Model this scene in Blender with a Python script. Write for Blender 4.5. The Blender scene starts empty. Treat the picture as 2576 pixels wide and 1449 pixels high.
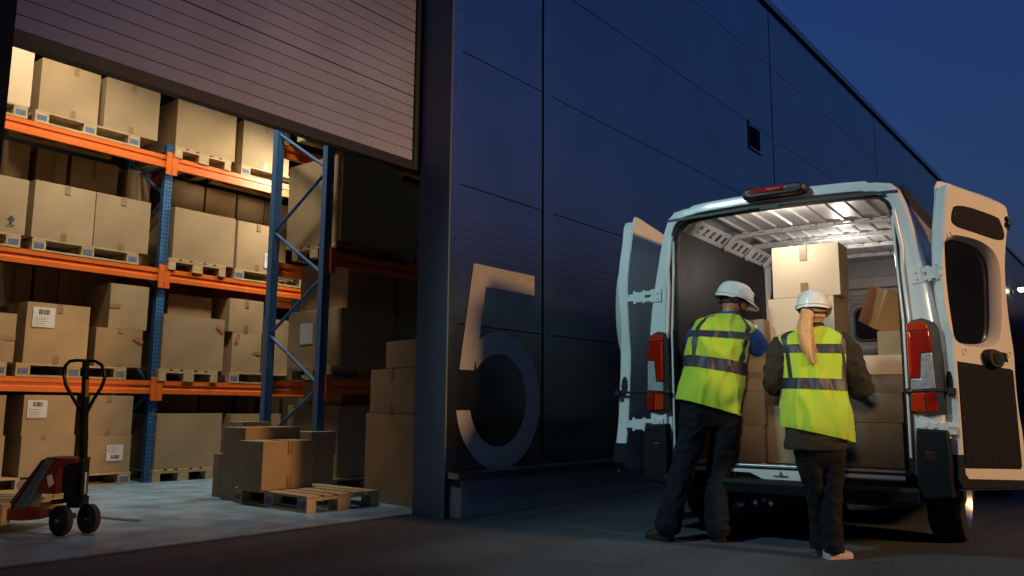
import bpy, bmesh, math, random
from mathutils import Vector, Matrix, noise
random.seed(7)
R = math.radians
D = bpy.data
SC = bpy.context.scene
COL = SC.collection
# ------------------------------------------------------------------ camera
CAMH = .92
AZ, PT, RL = R(38.4), math.atan(301.5/2067), R(0.42)
fwd = Vector((math.cos(AZ)*math.cos(PT), math.sin(AZ)*math.cos(PT), math.sin(PT)))
r0 = Vector((math.sin(AZ), -math.cos(AZ), 0)); u0 = r0.cross(fwd)
rgt = r0*math.cos(RL)+u0*math.sin(RL); upv = rgt.cross(fwd)
cam_d = D.cameras.new('camera'); cam = D.objects.new('camera', cam_d); COL.objects.link(cam)
cam.matrix_world = Matrix(((rgt.x, upv.x, -fwd.x, 0), (rgt.y, upv.y, -fwd.y, 0), (rgt.z, upv.z, -fwd.z, CAMH), (0, 0, 0, 1)))
cam_d.sensor_width = 36; cam_d.lens = 36*2067/2576; cam_d.clip_end = 2000; cam_d.clip_start = .05
SC.camera = cam
O = Vector((0, 0, CAMH))
# ------------------------------------------------------------------ sky
W = D.worlds.new('World'); SC.world = W; W.use_nodes = True
nt = W.node_tree; nt.nodes.clear()
wo = nt.nodes.new('ShaderNodeOutputWorld'); bg = nt.nodes.new('ShaderNodeBackground')
sk = nt.nodes.new('ShaderNodeTexSky'); sk.sky_type = 'NISHITA'; sk.sun_disc = False
sk.sun_elevation = R(0); sk.sun_rotation = R(0); sk.air_density = 1.6; sk.dust_density = .4; sk.ozone_density = 6
mx = nt.nodes.new('ShaderNodeMix'); mx.data_type = 'RGBA'; mx.blend_type = 'MULTIPLY'; mx.inputs[0].default_value = 1
mx.inputs[7].default_value = (1.55, 1.10, 1.02, 1)
nt.links.new(sk.outputs[0], mx.inputs[6]); nt.links.new(mx.outputs[2], bg.inputs[0]); nt.links.new(bg.outputs[0], wo.inputs[0])
SKYTINT = mx.inputs[7]; bg.inputs[1].default_value = .52
SC.view_settings.view_transform = 'Standard'; SC.view_settings.look = 'None'; SC.view_settings.exposure = 0; SC.view_settings.gamma = 1
SC.cycles.use_denoising = True; SC.cycles.caustics_reflective = False
SC.cycles.sample_clamp_indirect = 4
# ------------------------------------------------------------------ lamps of the yard and the hall, with added fill lights
def lamp(kind, name, loc, target, energy, color, size=.3, angle=60, blend=.5, sy=None):
    l = D.lights.new(name, kind); l.energy = energy; l.color = color
    o = D.objects.new(name, l); COL.objects.link(o); o.location = loc
    d = Vector(target)-Vector(loc); o.rotation_euler = d.to_track_quat('-Z', 'Y').to_euler()
    if kind == 'SPOT': l.spot_size = R(angle); l.spot_blend = blend; l.shadow_soft_size = size
    if kind == 'AREA':
        l.shape = 'RECTANGLE'; l.size = size; l.size_y = sy or size
    if kind == 'POINT': l.shadow_soft_size = size
    return o
WARM = (1, .55, .22); HALL = (1, .87, .64); COOL = (.62, .98, 1)
lamp('SPOT', 'street_light', (7.0, -15.0, 7.6), (6.1, 2.0, 1.8), 9800, WARM, 1.1, 29, 1)
lamp('SPOT', 'facade_floodlight', (1.0, 4.0, 4.7), (5.7, 2.1, 1.2), 600, COOL, .3, 62, .9)
for i, (x, y, z, tx, ty, tz, e, an) in enumerate([(3.2, 8.0, 5.8, 3.3, 9.7, 4.6, 420, 80), (7.2, 8.86, 4.5, 5.4, 9.8, 2.8, 330, 130), (4.7, 7.4, 6.4, 5.2, 9.1, 1.0, 680, 84)]):
    lamp('SPOT', 'hall_light', (x, y, z), (tx, ty, tz), e, HALL, .3, an, .8)
lamp('SPOT', 'cargo_light', (5.9, 2.15, 2.29), (7.2, 2.2, 2.0), 12, (1, .90, .80), .06, 165, .5)
lamp('POINT', 'hall_light', (8.6, 6.0, 6.7), (8, 6, 0), 26, (.75, .92, 1), .4)  # unseen dim fill, added for the dark fronts of the nearer rack
lamp('POINT', 'cargo_light', (7.45, 2.15, 2.20), (7.4, 2.1, 0), 8, (1, .90, .82), .06)  # unseen lamp added behind the boxes to brighten the van ceiling
lamp('SPOT', 'cargo_fill_light', (.3, .3, 2.2), (6.2, 1.98, 1.35), 600, (1, .76, .52), .35, 20, 1)  # fill spot added near the camera to brighten the boxes in the van
# ------------------------------------------------------------------ pixel of the survey -> point on a real plane
def ray(u, v): return fwd+rgt*((u-1288)/2067)-upv*((v-724.5)/2067)
def onz(u, v, z=0):
    d = ray(u, v); return O+d*((z-CAMH)/d.z)
def ony(u, v, y):
    d = ray(u, v); return O+d*(y/d.y)
def onp(u, v, p, n):
    d = ray(u, v); return O+d*((Vector(p)-O).dot(n)/d.dot(n))
# ------------------------------------------------------------------ materials
def nd(t, k, **kw):
    n = t.nodes.new(k)
    for a, b in kw.items(): setattr(n, a, b)
    return n
def mat(name, col, rough=.6, metal=0, var=.12, vscale=4, bump=0, bscale=60, coat=0, spec=.5, objvar=0, rvar=.1, emis=None, trans=0, sheen=0, stretch=(1, 1, 1), alpha=1):
    m = D.materials.new(name); m.use_nodes = True; t = m.node_tree; b = t.nodes['Principled BSDF']; L = t.links.new
    tc = nd(t, 'ShaderNodeTexCoord'); mp = nd(t, 'ShaderNodeMapping'); mp.inputs['Scale'].default_value = stretch
    L(tc.outputs['Object'], mp.inputs[0])
    n = nd(t, 'ShaderNodeTexNoise'); n.inputs['Scale'].default_value = vscale; n.inputs['Detail'].default_value = 6; n.inputs['Roughness'].default_value = .6
    L(mp.outputs[0], n.inputs['Vector'])
    mr = nd(t, 'ShaderNodeMapRange'); mr.inputs[1].default_value = .25; mr.inputs[2].default_value = .75
    mr.inputs[3].default_value = 1-var; mr.inputs[4].default_value = 1+var; L(n.outputs['Fac'], mr.inputs[0])
    src = mr.outputs[0]
    if objvar:
        oi = nd(t, 'ShaderNodeObjectInfo'); m2 = nd(t, 'ShaderNodeMapRange')
        m2.inputs[3].default_value = 1-objvar; m2.inputs[4].default_value = 1+objvar; L(oi.outputs['Random'], m2.inputs[0])
        mm = nd(t, 'ShaderNodeMath', operation='MULTIPLY'); L(src, mm.inputs[0]); L(m2.outputs[0], mm.inputs[1]); src = mm.outputs[0]
    vm = nd(t, 'ShaderNodeVectorMath', operation='SCALE'); vm.inputs[0].default_value = col[:3]; L(src, vm.inputs['Scale'])
    L(vm.outputs[0], b.inputs['Base Color'])
    r = nd(t, 'ShaderNodeMapRange'); r.inputs[3].default_value = max(0.02, rough-rvar); r.inputs[4].default_value = min(1, rough+rvar); L(n.outputs['Fac'], r.inputs[0]); L(r.outputs[0], b.inputs['Roughness'])
    b.inputs['Metallic'].default_value = metal; b.inputs['Specular IOR Level'].default_value = spec
    if coat: b.inputs['Coat Weight'].default_value = coat; b.inputs['Coat Roughness'].default_value = .06
    if sheen: b.inputs['Sheen Weight'].default_value = sheen
    if trans: b.inputs['Transmission Weight'].default_value = trans
    if alpha < 1: b.inputs['Alpha'].default_value = alpha
    if bump:
        n2 = nd(t, 'ShaderNodeTexNoise'); n2.inputs['Scale'].default_value = bscale; n2.inputs['Detail'].default_value = 5; L(mp.outputs[0], n2.inputs['Vector'])
        bp = nd(t, 'ShaderNodeBump'); bp.inputs['Strength'].default_value = bump; bp.inputs['Distance'].default_value = .01
        L(n2.outputs['Fac'], bp.inputs['Height']); L(bp.outputs[0], b.inputs['Normal'])
    if emis: b.inputs['Emission Color'].default_value = (*emis[0], 1); b.inputs['Emission Strength'].default_value = emis[1]
    return m
def ribs(m, axis, scale, strength, dist=.004):
    """fine horizontal profiling of a metal sheet, as bump"""
    t = m.node_tree; b = t.nodes['Principled BSDF']
    tc = nd(t, 'ShaderNodeTexCoord'); w = nd(t, 'ShaderNodeTexWave', bands_direction=axis, wave_profile='SAW'); w.inputs['Scale'].default_value = scale
    t.links.new(tc.outputs['Object'], w.inputs['Vector'])
    rp = nd(t, 'ShaderNodeValToRGB'); rp.color_ramp.elements[0].position = 0; rp.color_ramp.elements[0].color = (0, 0, 0, 1)
    rp.color_ramp.elements[1].position = .12; rp.color_ramp.elements[1].color = (1, 1, 1, 1)
    t.links.new(w.outputs['Fac'], rp.inputs[0])
    bp = nd(t, 'ShaderNodeBump'); bp.inputs['Strength'].default_value = strength; bp.inputs['Distance'].default_value = dist
    t.links.new(rp.outputs[0], bp.inputs['Height']); t.links.new(bp.outputs[0], b.inputs['Normal'])
M = {}
M['card'] = mat('cardboard', (.36, .255, .145), .85, var=.07, vscale=3, bump=.12, bscale=40, objvar=.16, spec=.2)
def huevar(m, col2, amt=.8):
    t = m.node_tree; b = t.nodes['Principled BSDF']; L = t.links.new; src = b.inputs['Base Color'].links[0].from_socket
    oi = nd(t, 'ShaderNodeObjectInfo'); mu = nd(t, 'ShaderNodeMath', operation='MULTIPLY'); mu.inputs[1].default_value = 7.31; fr = nd(t, 'ShaderNodeMath', operation='FRACT')
    m3 = nd(t, 'ShaderNodeMath', operation='MULTIPLY'); m3.inputs[1].default_value = amt
    L(oi.outputs['Random'], mu.inputs[0]); L(mu.outputs[0], fr.inputs[0]); L(fr.outputs[0], m3.inputs[0])
    mix = nd(t, 'ShaderNodeMix', data_type='RGBA'); L(m3.outputs[0], mix.inputs[0]); L(src, mix.inputs[6]); mix.inputs[7].default_value = (*col2, 1)
    tc = nd(t, 'ShaderNodeTexCoord'); n = nd(t, 'ShaderNodeTexNoise'); n.inputs['Scale'].default_value = 2.2; n.inputs['Detail'].default_value = 8; L(tc.outputs['Object'], n.inputs['Vector'])
    mr = nd(t, 'ShaderNodeMapRange'); mr.inputs[1].default_value = .3; mr.inputs[2].default_value = .7; mr.inputs[3].default_value = .86; mr.inputs[4].default_value = 1.1; L(n.outputs['Fac'], mr.inputs[0])
    vm = nd(t, 'ShaderNodeVectorMath', operation='SCALE'); L(mix.outputs[2], vm.inputs[0]); L(mr.outputs[0], vm.inputs['Scale']); L(vm.outputs[0], b.inputs['Base Color'])
huevar(M['card'], (.36, .28, .19), .5)
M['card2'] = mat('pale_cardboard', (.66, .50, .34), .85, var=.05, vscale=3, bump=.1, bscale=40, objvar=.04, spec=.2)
M['card3'] = mat('wrapped_shaded_cardboard', (.13, .095, .065), .4, var=.15, vscale=6, bump=.1, bscale=14, spec=.5)  # film wrap, with the woman's shadow painted into the dark tone
M['card_o'] = mat('orange_brown_cardboard', (.40, .20, .085), .85, var=.07, vscale=3, spec=.2)
M['tape'] = mat('packing_tape', (.27, .17, .085), .45, var=.15, vscale=20, spec=.5)
M['paper'] = mat('label_paper', (.62, .64, .68), .6, var=.04)
M['ink'] = mat('label_ink', (.05, .05, .06), .7)
M['redtag'] = mat('red_sticker', (.36, .10, .06), .5, var=.3, vscale=60)
M['pink'] = mat('sticker_print', (.46, .20, .14), .6)
M['wood'] = mat('pallet_wood', (.46, .34, .19), .85, var=.25, vscale=6, bump=.4, bscale=18, stretch=(1, 6, 6), objvar=.1)
M['woodblue'] = mat('blue_stamp_ink', (.10, .14, .26), .8, var=.35, vscale=25)
M['orange'] = mat('orange_beam_paint', (.72, .15, .022), .38, var=.1, vscale=3, bump=.05, coat=.1)
M['blue'] = mat('blue_rack_paint', (.04, .14, .34), .38, var=.12, vscale=8, coat=.1)
M['floor'] = None
M['black'] = mat('black_plastic', (.012, .013, .015), .45, var=.2, vscale=15, bump=.08, bscale=200)
M['bumper'] = mat('grey_black_bumper_plastic', (.008, .010, .012), .65, spec=.2, var=.15, vscale=15, bump=.15, bscale=300)
M['seal'] = mat('rubber_seal', (.010, .012, .015), .5)
M['rubber'] = mat('tyre_rubber', (.018, .018, .019), .75, var=.2, vscale=12)
M['van'] = mat('white_van_paint', (.72, .74, .74), .22, var=.02, coat=.7, rvar=.04)
M['vanin'] = mat('white_inner_paint', (.80, .80, .79), .35, var=.05, vscale=6)
M['door_in'] = mat('door_inner_paint', (.72, .70, .64), .35, var=.03, coat=.3)
M['ply'] = mat('dark_plywood_lining', (.018, .013, .012), .5, var=.25, vscale=5, bump=.06)
M['trim'] = mat('dark_door_lining', (.010, .010, .014), .75, spec=.15, var=.2, vscale=30, bump=.15, bscale=250)
M['steel'] = mat('bare_steel', (.45, .46, .48), .32, 1, var=.15, vscale=20)
M['alu'] = mat('aluminium_sill', (.40, .41, .44), .4, 1, var=.1, vscale=30, bump=.2, bscale=160)
M['glass'] = mat('dark_glass', (.008, .010, .016), .06, spec=.6)
M['red'] = mat('red_lens', (.34, .010, .004), .08, var=.35, vscale=30, coat=.6, spec=.8, stretch=(1, 1, 3))
M['reflector'] = mat('dark_red_reflector', (.05, .004, .003), .4, var=.3, vscale=30)
M['clear'] = mat('clear_lens', (.34, .36, .37), .15, var=.3, vscale=25, coat=.8, stretch=(1, 1, 2))
M['amber'] = mat('orange_lens', (.52, .035, .007), .08, var=.3, vscale=30, coat=.6, stretch=(1, 1, 3))
M['bulkhead'] = mat('grey_bulkhead', (.32, .31, .31), .4, var=.1, vscale=5)
M['facade'] = mat('metal_cladding', (.47, .49, .46), .21, metal=1, var=.12, vscale=.8, rvar=.04)
ribs(M['facade'], 'Z', 3.9, .10)
M['fac_trim'] = mat('cladding_trim', (.47, .49, .46), .22, metal=1, var=.08, vscale=2, rvar=.04)
M['gap'] = mat('panel_joint', (.006, .007, .009), .8)
M['jamb'] = mat('door_jamb_sheet', (.14, .18, .21), .45, var=.1, vscale=2)
M['plinth'] = mat('concrete_plinth', (.34, .32, .28), .8, var=.18, vscale=3, bump=.3, bscale=30)
M['plinthend'] = M['plinth']
M['curtain'] = mat('roller_door_sheet', (.36, .38, .54), .45, var=.16, vscale=1.3)
M['five'] = mat('white_number_paint', (.37, .35, .33), .5, spec=.3, var=.08, vscale=3)
ribs(M['five'], 'Z', 3.9, .1)
M['darksteel'] = mat('dark_steel', (.02, .025, .03), .5, var=.2, vscale=10)
M['hallwall'] = mat('hall_lining', (.05, .055, .06), .8)
M['jackred'] = mat('jack_orange_paint', (.12, .021, .007), .5, var=.3, vscale=12)
M['jackblk'] = mat('jack_black_paint', (.010, .012, .013), .35, var=.3, vscale=20)
M['yellow'] = mat('yellow_sticker', (.65, .33, .03), .5, var=.15, vscale=40)
M['hivis'] = mat('hi_vis_fabric', (.42, .62, .03), .8, var=.05, vscale=5, bump=.15, bscale=400, sheen=.3)
M['reflex'] = mat('grey_reflective_tape', (.022, .028, .050), .5, var=.12, vscale=14)
M['navy'] = mat('navy_trousers', (.008, .011, .017), .9, spec=.2, var=.2, vscale=8, bump=.2, bscale=500)
M['dkgrey'] = mat('dark_grey_trousers', (.012, .012, .014), .9, spec=.2, var=.2, vscale=8, bump=.2, bscale=500)
M['polo'] = mat('blue_polo', (.012, .06, .30), .8, var=.15, vscale=8, bump=.2, bscale=400)
M['jacket'] = mat('olive_brown_jacket', (.040, .034, .026), .9, spec=.2, var=.22, vscale=7, bump=.25, bscale=300)
M['skin'] = mat('skin', (.34, .17, .10), .5, var=.12, vscale=20)
M['skin2'] = mat('fair_skin', (.45, .25, .17), .5, var=.1, vscale=20)
M['helmet'] = mat('white_helmet_shell', (.74, .76, .78), .25, var=.02, coat=.5, rvar=.03)
M['hair_d'] = mat('dark_hair', (.010, .008, .007), .6, var=.3, vscale=60, bump=.6, bscale=200)
M['hair_b'] = mat('blonde_hair', (.56, .34, .155), .45, var=.3, vscale=22, stretch=(7, 7, .4))
M['shoe'] = mat('black_shoe', (.012, .012, .013), .5)
M['shoe_p'] = mat('pale_pink_shoe', (.55, .42, .40), .6, var=.06)
M['screw'] = mat('bright_screw', (.8, .75, .65), .2, 1)
M['farlamp'] = mat('lit_lamp', (.9, .9, .8), .4, emis=((1, .92, .62), 12))
# ------------------------------------------------------------------ mesh helpers
class MB:
    def __init__(s): s.b = bmesh.new()
    def face(s, vs, mi=0):
        try: f = s.b.faces.new([s.b.verts.new(v) for v in vs]); f.material_index = mi; return f
        except ValueError: return None
    def box(s, x0, x1, y0, y1, z0, z1, T=None, mi=0):
        if x0 > x1: x0, x1 = x1, x0
        if y0 > y1: y0, y1 = y1, y0
        if z0 > z1: z0, z1 = z1, z0
        c = [Vector((x, y, z)) for z in (z0, z1) for y in (y0, y1) for x in (x0, x1)]
        if T is not None: c = [T @ v for v in c]
        v = [s.b.verts.new(p) for p in c]
        for q in ((0, 2, 3, 1), (4, 5, 7, 6), (0, 1, 5, 4), (2, 6, 7, 3), (0, 4, 6, 2), (1, 3, 7, 5)):
            f = s.b.faces.new([v[i] for i in q]); f.material_index = mi
        return s
    def tube(s, pts, r, n=10, cap=True, mi=0):
        pts = [Vector(p) for p in pts]; rings = []; up = None
        rr = r if isinstance(r, (list, tuple)) else [r]*len(pts)
        for i, p in enumerate(pts):
            t = (pts[min(i+1, len(pts)-1)]-pts[max(i-1, 0)]).normalized()
            if up is None: up = Vector((0, 0, 1)) if abs(t.z) < .9 else Vector((1, 0, 0))
            sd = t.cross(up).normalized(); up = sd.cross(t).normalized()
            rings.append([s.b.verts.new(p+(sd*math.cos(k*2*math.pi/n)+up*math.sin(k*2*math.pi/n))*rr[i]) for k in range(n)])
        for a, b in zip(rings, rings[1:]):
            for k in range(n): s.b.faces.new((a[k], a[(k+1) % n], b[(k+1) % n], b[k])).material_index = mi
        if cap:
            s.b.faces.new(rings[0][::-1]); s.b.faces.new(rings[-1])
        return s
    def rings(s, rings, closed=True, cap0=False, cap1=False, mi=0):
        vs = [[s.b.verts.new(p) for p in r] for r in rings]; n = len(vs[0])
        for a, b in zip(vs, vs[1:]):
            for k in range(n if closed else n-1):
                s.b.faces.new((a[k], a[(k+1) % n], b[(k+1) % n], b[k])).material_index = mi
        if cap0: s.b.faces.new(vs[0][::-1])
        if cap1: s.b.faces.new(vs[-1])
        return s
    def prism(s, poly, off, mi=0):
        """polygon (list of 3-D points) extruded by vector off"""
        off = Vector(off); a = [s.b.verts.new(Vector(p)) for p in poly]; c = [s.b.verts.new(Vector(p)+off) for p in poly]
        n = len(a)
        s.b.faces.new(a).material_index = mi; s.b.faces.new(c[::-1]).material_index = mi
        for k in range(n): s.b.faces.new((a[k], c[k], c[(k+1) % n], a[(k+1) % n])).material_index = mi
        return s
    def ball(s, c, r, T=None, seg=16, mi=0):
        rx, ry, rz = r if isinstance(r, (list, tuple)) else (r, r, r)
        m = Matrix.Translation(c) @ (T or Matrix()) @ Matrix.Diagonal((rx, ry, rz, 1))
        bmesh.ops.create_uvsphere(s.b, u_segments=seg, v_segments=max(8, seg//2), radius=1, matrix=m); return s
    def build(s, name, m, parent=None, smooth=None, bevel=0, recalc=True, segs=2):
        if recalc: bmesh.ops.recalc_face_normals(s.b, faces=s.b.faces)
        me = D.meshes.new(name); s.b.to_mesh(me); s.b.free()
        for x in (m if isinstance(m, (list, tuple)) else [m]): me.materials.append(x)
        if smooth is not None:
            for p in me.polygons: p.use_smooth = True
            if smooth < 180: me.set_sharp_from_angle(angle=R(smooth))
        o = D.objects.new(name, me); COL.objects.link(o); o.parent = parent
        if bevel:
            bv = o.modifiers.new('bevel', 'BEVEL'); bv.width = bevel; bv.segments = segs; bv.limit_method = 'ANGLE'; bv.angle_limit = R(40)
        return o
def tag(o, label=None, cat=None, group=None, kind=None):
    for k, v in (('label', label), ('category', cat), ('group', group), ('kind', kind)):
        if v: o[k] = v
    return o
def empty(name, loc=(0, 0, 0), rz=0, label=None, cat=None, group=None):
    o = D.objects.new(name, None); COL.objects.link(o); o.location = loc; o.rotation_euler = (0, 0, rz); o.empty_display_size = .1
    return tag(o, label, cat, group)
def copy_tree(o, parent=None):
    c = o.copy(); COL.objects.link(c); c.parent = parent
    for ch in [x for x in D.objects if x.parent == o]: copy_tree(ch, c)
    return c
def rot(c, a): return Matrix.Translation(c) @ Matrix.Rotation(a, 4, 'Z') @ Matrix.Translation(-Vector(c))
# ------------------------------------------------------------------ ground
YF = 4.81                       # plane of the facade
def groundmat(name, col, var, bs, bstr, rough, col2=None, spec=.4):
    m = mat(name, col, rough, var=var, vscale=.9, bump=bstr, bscale=bs, spec=spec)
    t = m.node_tree; b = t.nodes['Principled BSDF']; L = t.links.new
    tc = nd(t, 'ShaderNodeTexCoord'); n = nd(t, 'ShaderNodeTexNoise'); n.inputs['Scale'].default_value = bs*.9; n.inputs['Detail'].default_value = 3
    L(tc.outputs['Object'], n.inputs['Vector'])
    mr = nd(t, 'ShaderNodeMapRange'); mr.inputs[1].default_value = .3; mr.inputs[2].default_value = .7; mr.inputs[3].default_value = .65; mr.inputs[4].default_value = 1.4
    L(n.outputs['Fac'], mr.inputs[0]); src = b.inputs['Base Color'].links[0].from_socket
    vm = nd(t, 'ShaderNodeVectorMath', operation='SCALE'); L(src, vm.inputs[0]); L(mr.outputs[0], vm.inputs['Scale']); L(vm.outputs[0], b.inputs['Base Color'])
    return m
asph = groundmat('asphalt', (.052, .064, .078), .22, 55, .5, .82)
def wear(m):
    t = m.node_tree; b = t.nodes['Principled BSDF']; L = t.links.new; src = b.inputs['Base Color'].links[0].from_socket
    tc = nd(t, 'ShaderNodeTexCoord'); v = nd(t, 'ShaderNodeTexVoronoi', feature='DISTANCE_TO_EDGE'); v.inputs['Scale'].default_value = .55
    w = nd(t, 'ShaderNodeTexNoise'); w.inputs['Scale'].default_value = 2.5; w.inputs['Detail'].default_value = 8
    ad = nd(t, 'ShaderNodeVectorMath', operation='ADD'); sc = nd(t, 'ShaderNodeVectorMath', operation='SCALE'); sc.inputs['Scale'].default_value = .5
    L(tc.outputs['Object'], w.inputs['Vector']); L(w.outputs['Color'], sc.inputs[0]); L(tc.outputs['Object'], ad.inputs[0]); L(sc.outputs[0], ad.inputs[1]); L(ad.outputs[0], v.inputs['Vector'])
    cr_ = nd(t, 'ShaderNodeMapRange'); cr_.inputs[1].default_value = 0; cr_.inputs[2].default_value = .006; cr_.inputs[3].default_value = .45; cr_.inputs[4].default_value = 1; L(v.outputs[0], cr_.inputs[0])
    n = nd(t, 'ShaderNodeTexNoise'); n.inputs['Scale'].default_value = .7; n.inputs['Detail'].default_value = 3; mp = nd(t, 'ShaderNodeMapping'); mp.inputs['Scale'].default_value = (.35, 1.6, 1); L(tc.outputs['Object'], mp.inputs[0]); L(mp.outputs[0], n.inputs['Vector'])
    st = nd(t, 'ShaderNodeMapRange'); st.inputs[1].default_value = .35; st.inputs[2].default_value = .65; st.inputs[3].default_value = .72; st.inputs[4].default_value = 1.25; L(n.outputs['Fac'], st.inputs[0])
    mu = nd(t, 'ShaderNodeMath', operation='MULTIPLY'); L(cr_.outputs[0], mu.inputs[0]); L(st.outputs[0], mu.inputs[1])
    vm = nd(t, 'ShaderNodeVectorMath', operation='SCALE'); L(src, vm.inputs[0]); L(mu.outputs[0], vm.inputs['Scale']); L(vm.outputs[0], b.inputs['Base Color'])
wear(asph)
conc = groundmat('hall_floor_concrete', (.19, .32, .47), .08, 3.5, .01, .40)
g = MB(); g.face([(-300, -300, 0), (400, -300, 0), (400, 300, 0), (-300, 300, 0)])
g.build('ground', asph)['kind'] = 'structure'
a, b_ = onz(0, 1425), onz(1050, 1295)
k = (b_.y-a.y)/(b_.x-a.x)
g = MB(); g.face([(-6, 5.30, .004), (5.24, 5.19, .004), (20, 5.19, .004), (20, 14, .004), (-6, 14, .004)])
g.build('warehouse_floor', conc)['kind'] = 'structure'
g = MB(); g.face([(1.6, 5.225, .0075), (5.18, 5.19, .0075), (5.18, 5.25, .0075), (1.6, 5.285, .0075)])
tag(g.build('door_threshold', groundmat('worn_threshold_concrete', (.13, .14, .15), .4, 30, .5, .8)), kind='structure')
g = MB(); g.face([(3.27, 7.06, .008), (3.42, 6.50, .008), (3.50, 6.53, .008), (3.37, 7.10, .008)])
tag(g.build('floor_marking', mat('floor_tape_dark', (.06, .07, .08), .6)), kind='structure')
# ------------------------------------------------------------------ warehouse
wh = empty('warehouse', (5.2, YF, 0), 0, 'long dark metal-clad warehouse with a big number 5 beside its open roller door', 'warehouse')
def whb(mb, name, m, **k):
    o = mb.build(name, m, **k); o.parent = wh; o.matrix_parent_inverse = Matrix.Translation((-5.2, -YF, 0)); return o
XS = [6.56, 13.05, 19.52, 26.0, 32.5, 39.0, 45.5, 52.0, 58.5]
ZJ = [.39, 1.645, 2.90, 4.157, 5.405, 6.655, 7.68]
f = MB(); gp = MB()
edges = [5.185]+XS
for i, x0 in enumerate(edges[:-1]):
    x1 = edges[i+1]
    tr = MB(); tr.box(x0+(.016 if i else 0), x0+(.18 if i else .12), YF-.003, YF+.10, .39, 7.68); whb(tr, 'vertical_trim', M['fac_trim'])
    for z0, z1 in zip(ZJ, ZJ[1:]): f.box(x0+(.18 if i else .12), x1-.016, YF, YF+.09, z0+.005, z1-.005)
gp.box(5.19, 58.4, YF+.09, YF+.16, .36, 7.68)
# wall above and left of the door
for z0, z1 in zip(ZJ[4:], ZJ[5:]): f.box(-6, 5.185, YF, YF+.09, z0+.005, z1-.005)
gp.box(-6, 5.18, YF+.09, YF+.16, 5.41, 7.68)
for z0, z1 in zip(ZJ[:4], ZJ[1:5]): f.box(-6, 1.0, YF, YF+.09, z0+.005, z1-.005)
gp.box(-6, 1.0, YF+.09, YF+.16, .36, 5.41)
fo = whb(f, 'cladding_panel', M['facade']); fo['label'] = 'dark blue-grey ribbed metal cladding'
whb(gp, 'panel_joint', M['gap'])
r = MB(); r.box(-6, 58.5, YF-.05, YF+.30, 7.73, 7.86); whb(r, 'roof_edge_trim', M['fac_trim'])
r = MB(); r.box(-6, 58.5, YF-.01, YF+.25, 7.68, 7.728); whb(r, 'roof_gutter_shadow_gap', M['gap'])
# jamb on the right, jamb on the left, concrete plinth with ledge
j = MB(); j.box(5.165, 5.183, YF-.006, 5.17, .0, 5.405); j.box(5.184, 5.60, YF+.165, 5.172, 0.0, 5.40)
whb(j, 'door_jamb', M['jamb'])
j = MB(); j.box(1.005, 1.64, YF-.006, 5.40, .012, 5.405); whb(j, 'door_jamb', M['gap'])
j = MB(); j.box(1.64, 5.163, YF-.006, 5.40, 5.32, 5.405); whb(j, 'door_lintel', M['jamb'])
p = MB(); x = 5.262
for x1 in [7.25]+[7.25+3.2*i for i in range(1, 17)]: p.box(x, x1-.008, YF-.11, YF+.05, 0, .325); x = x1
whb(p, 'concrete_plinth', M['plinth'], bevel=.006)
p = MB(); p.box(5.19, 58.5, YF-.145, YF+.14, .328, .372); p.prism([(5.19, YF-.145, .373), (5.19, YF-.007, .373), (5.19, YF-.007, .388)], (53.3, 0, 0)); whb(p, 'plinth_ledge', M['fac_trim'])
# roller door: curtain slats, bottom rubber, guide
c = MB(); z = 3.13; i = 0; yc = 5.20
prof = []
zz = 3.13
while zz < 5.6:
    deep = .016 if (i % 6 == 5) else .009
    prof += [(yc, zz+.001), (yc, zz+.091), (yc+deep, zz+.0935), (yc+deep, zz+.100)]
    zz += .103; i += 1
prof = [(yc, 3.13)]+prof
c.rings([[Vector((x, y, z)) for y, z in prof] for x in (1.641, 5.085)], closed=False)
cu = whb(c, 'roller_door_curtain', M['curtain'], recalc=False)
c = MB(); c.box(1.641, 5.088, 5.18, 5.26, 3.045, 3.129); whb(c, 'bottom_seal', M['black'])
c = MB(); c.box(5.09, 5.40, 5.175, 5.27, 3.05, 5.31); whb(c, 'door_guide_rail', M['darksteel'])
for x_ in (5.245, 6.655, 13.145):
    for k in range(9):
        s = MB(); s.ball((x_, YF-.003, .95+.72*k), .009, seg=8); whb(s, 'fixing_screw', M['gap'])
# the number
F5 = MB()
def el(cx, cz, rx, rz, a0, a1, n=56): return [(cx+rx*math.cos(R(a0+(a1-a0)*i/n)), cz+rz*math.sin(R(a0+(a1-a0)*i/n))) for i in range(n+1)]
y5 = YF-.0045
F5.face([(x, y5, z) for x, z in ((5.471, 2.014), (6.42, 2.014), (6.42, 2.209), (5.506, 2.209))])
F5.face([(x, y5, z) for x, z in ((5.336, 1.248), (5.526, 1.246), (5.588, 1.492), (5.682, 2.0139), (5.471, 2.0139))])
F5.rings([[Vector((x, y5+.0008, z)) for x, z in el(5.905, .989, .607, .625, 128, -171.5)], [Vector((x, y5+.0008, z)) for x, z in el(5.88, .99, .405, .42, 141, -167)]], closed=False)
five = whb(F5, 'painted_number', M['five']); five['label'] = 'large white number 5 painted on the dark cladding'
# vent in the facade
v = MB(); v.box(12.0, 12.015, YF-.015, YF, 4.98, 5.43); v.box(12.0, 12.50, YF-.015, YF, 4.965, 4.98); whb(v, 'vent_frame', M['gap'])
v = MB(); v.box(12.09, 12.45, YF-.012, YF-.004, 5.03, 5.36)
for i in range(8): v.box(12.1, 12.44, YF-.020, YF-.012, 5.04+.038*i, 5.052+.038*i)
whb(v, 'vent_grille', M['gap'])
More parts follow.
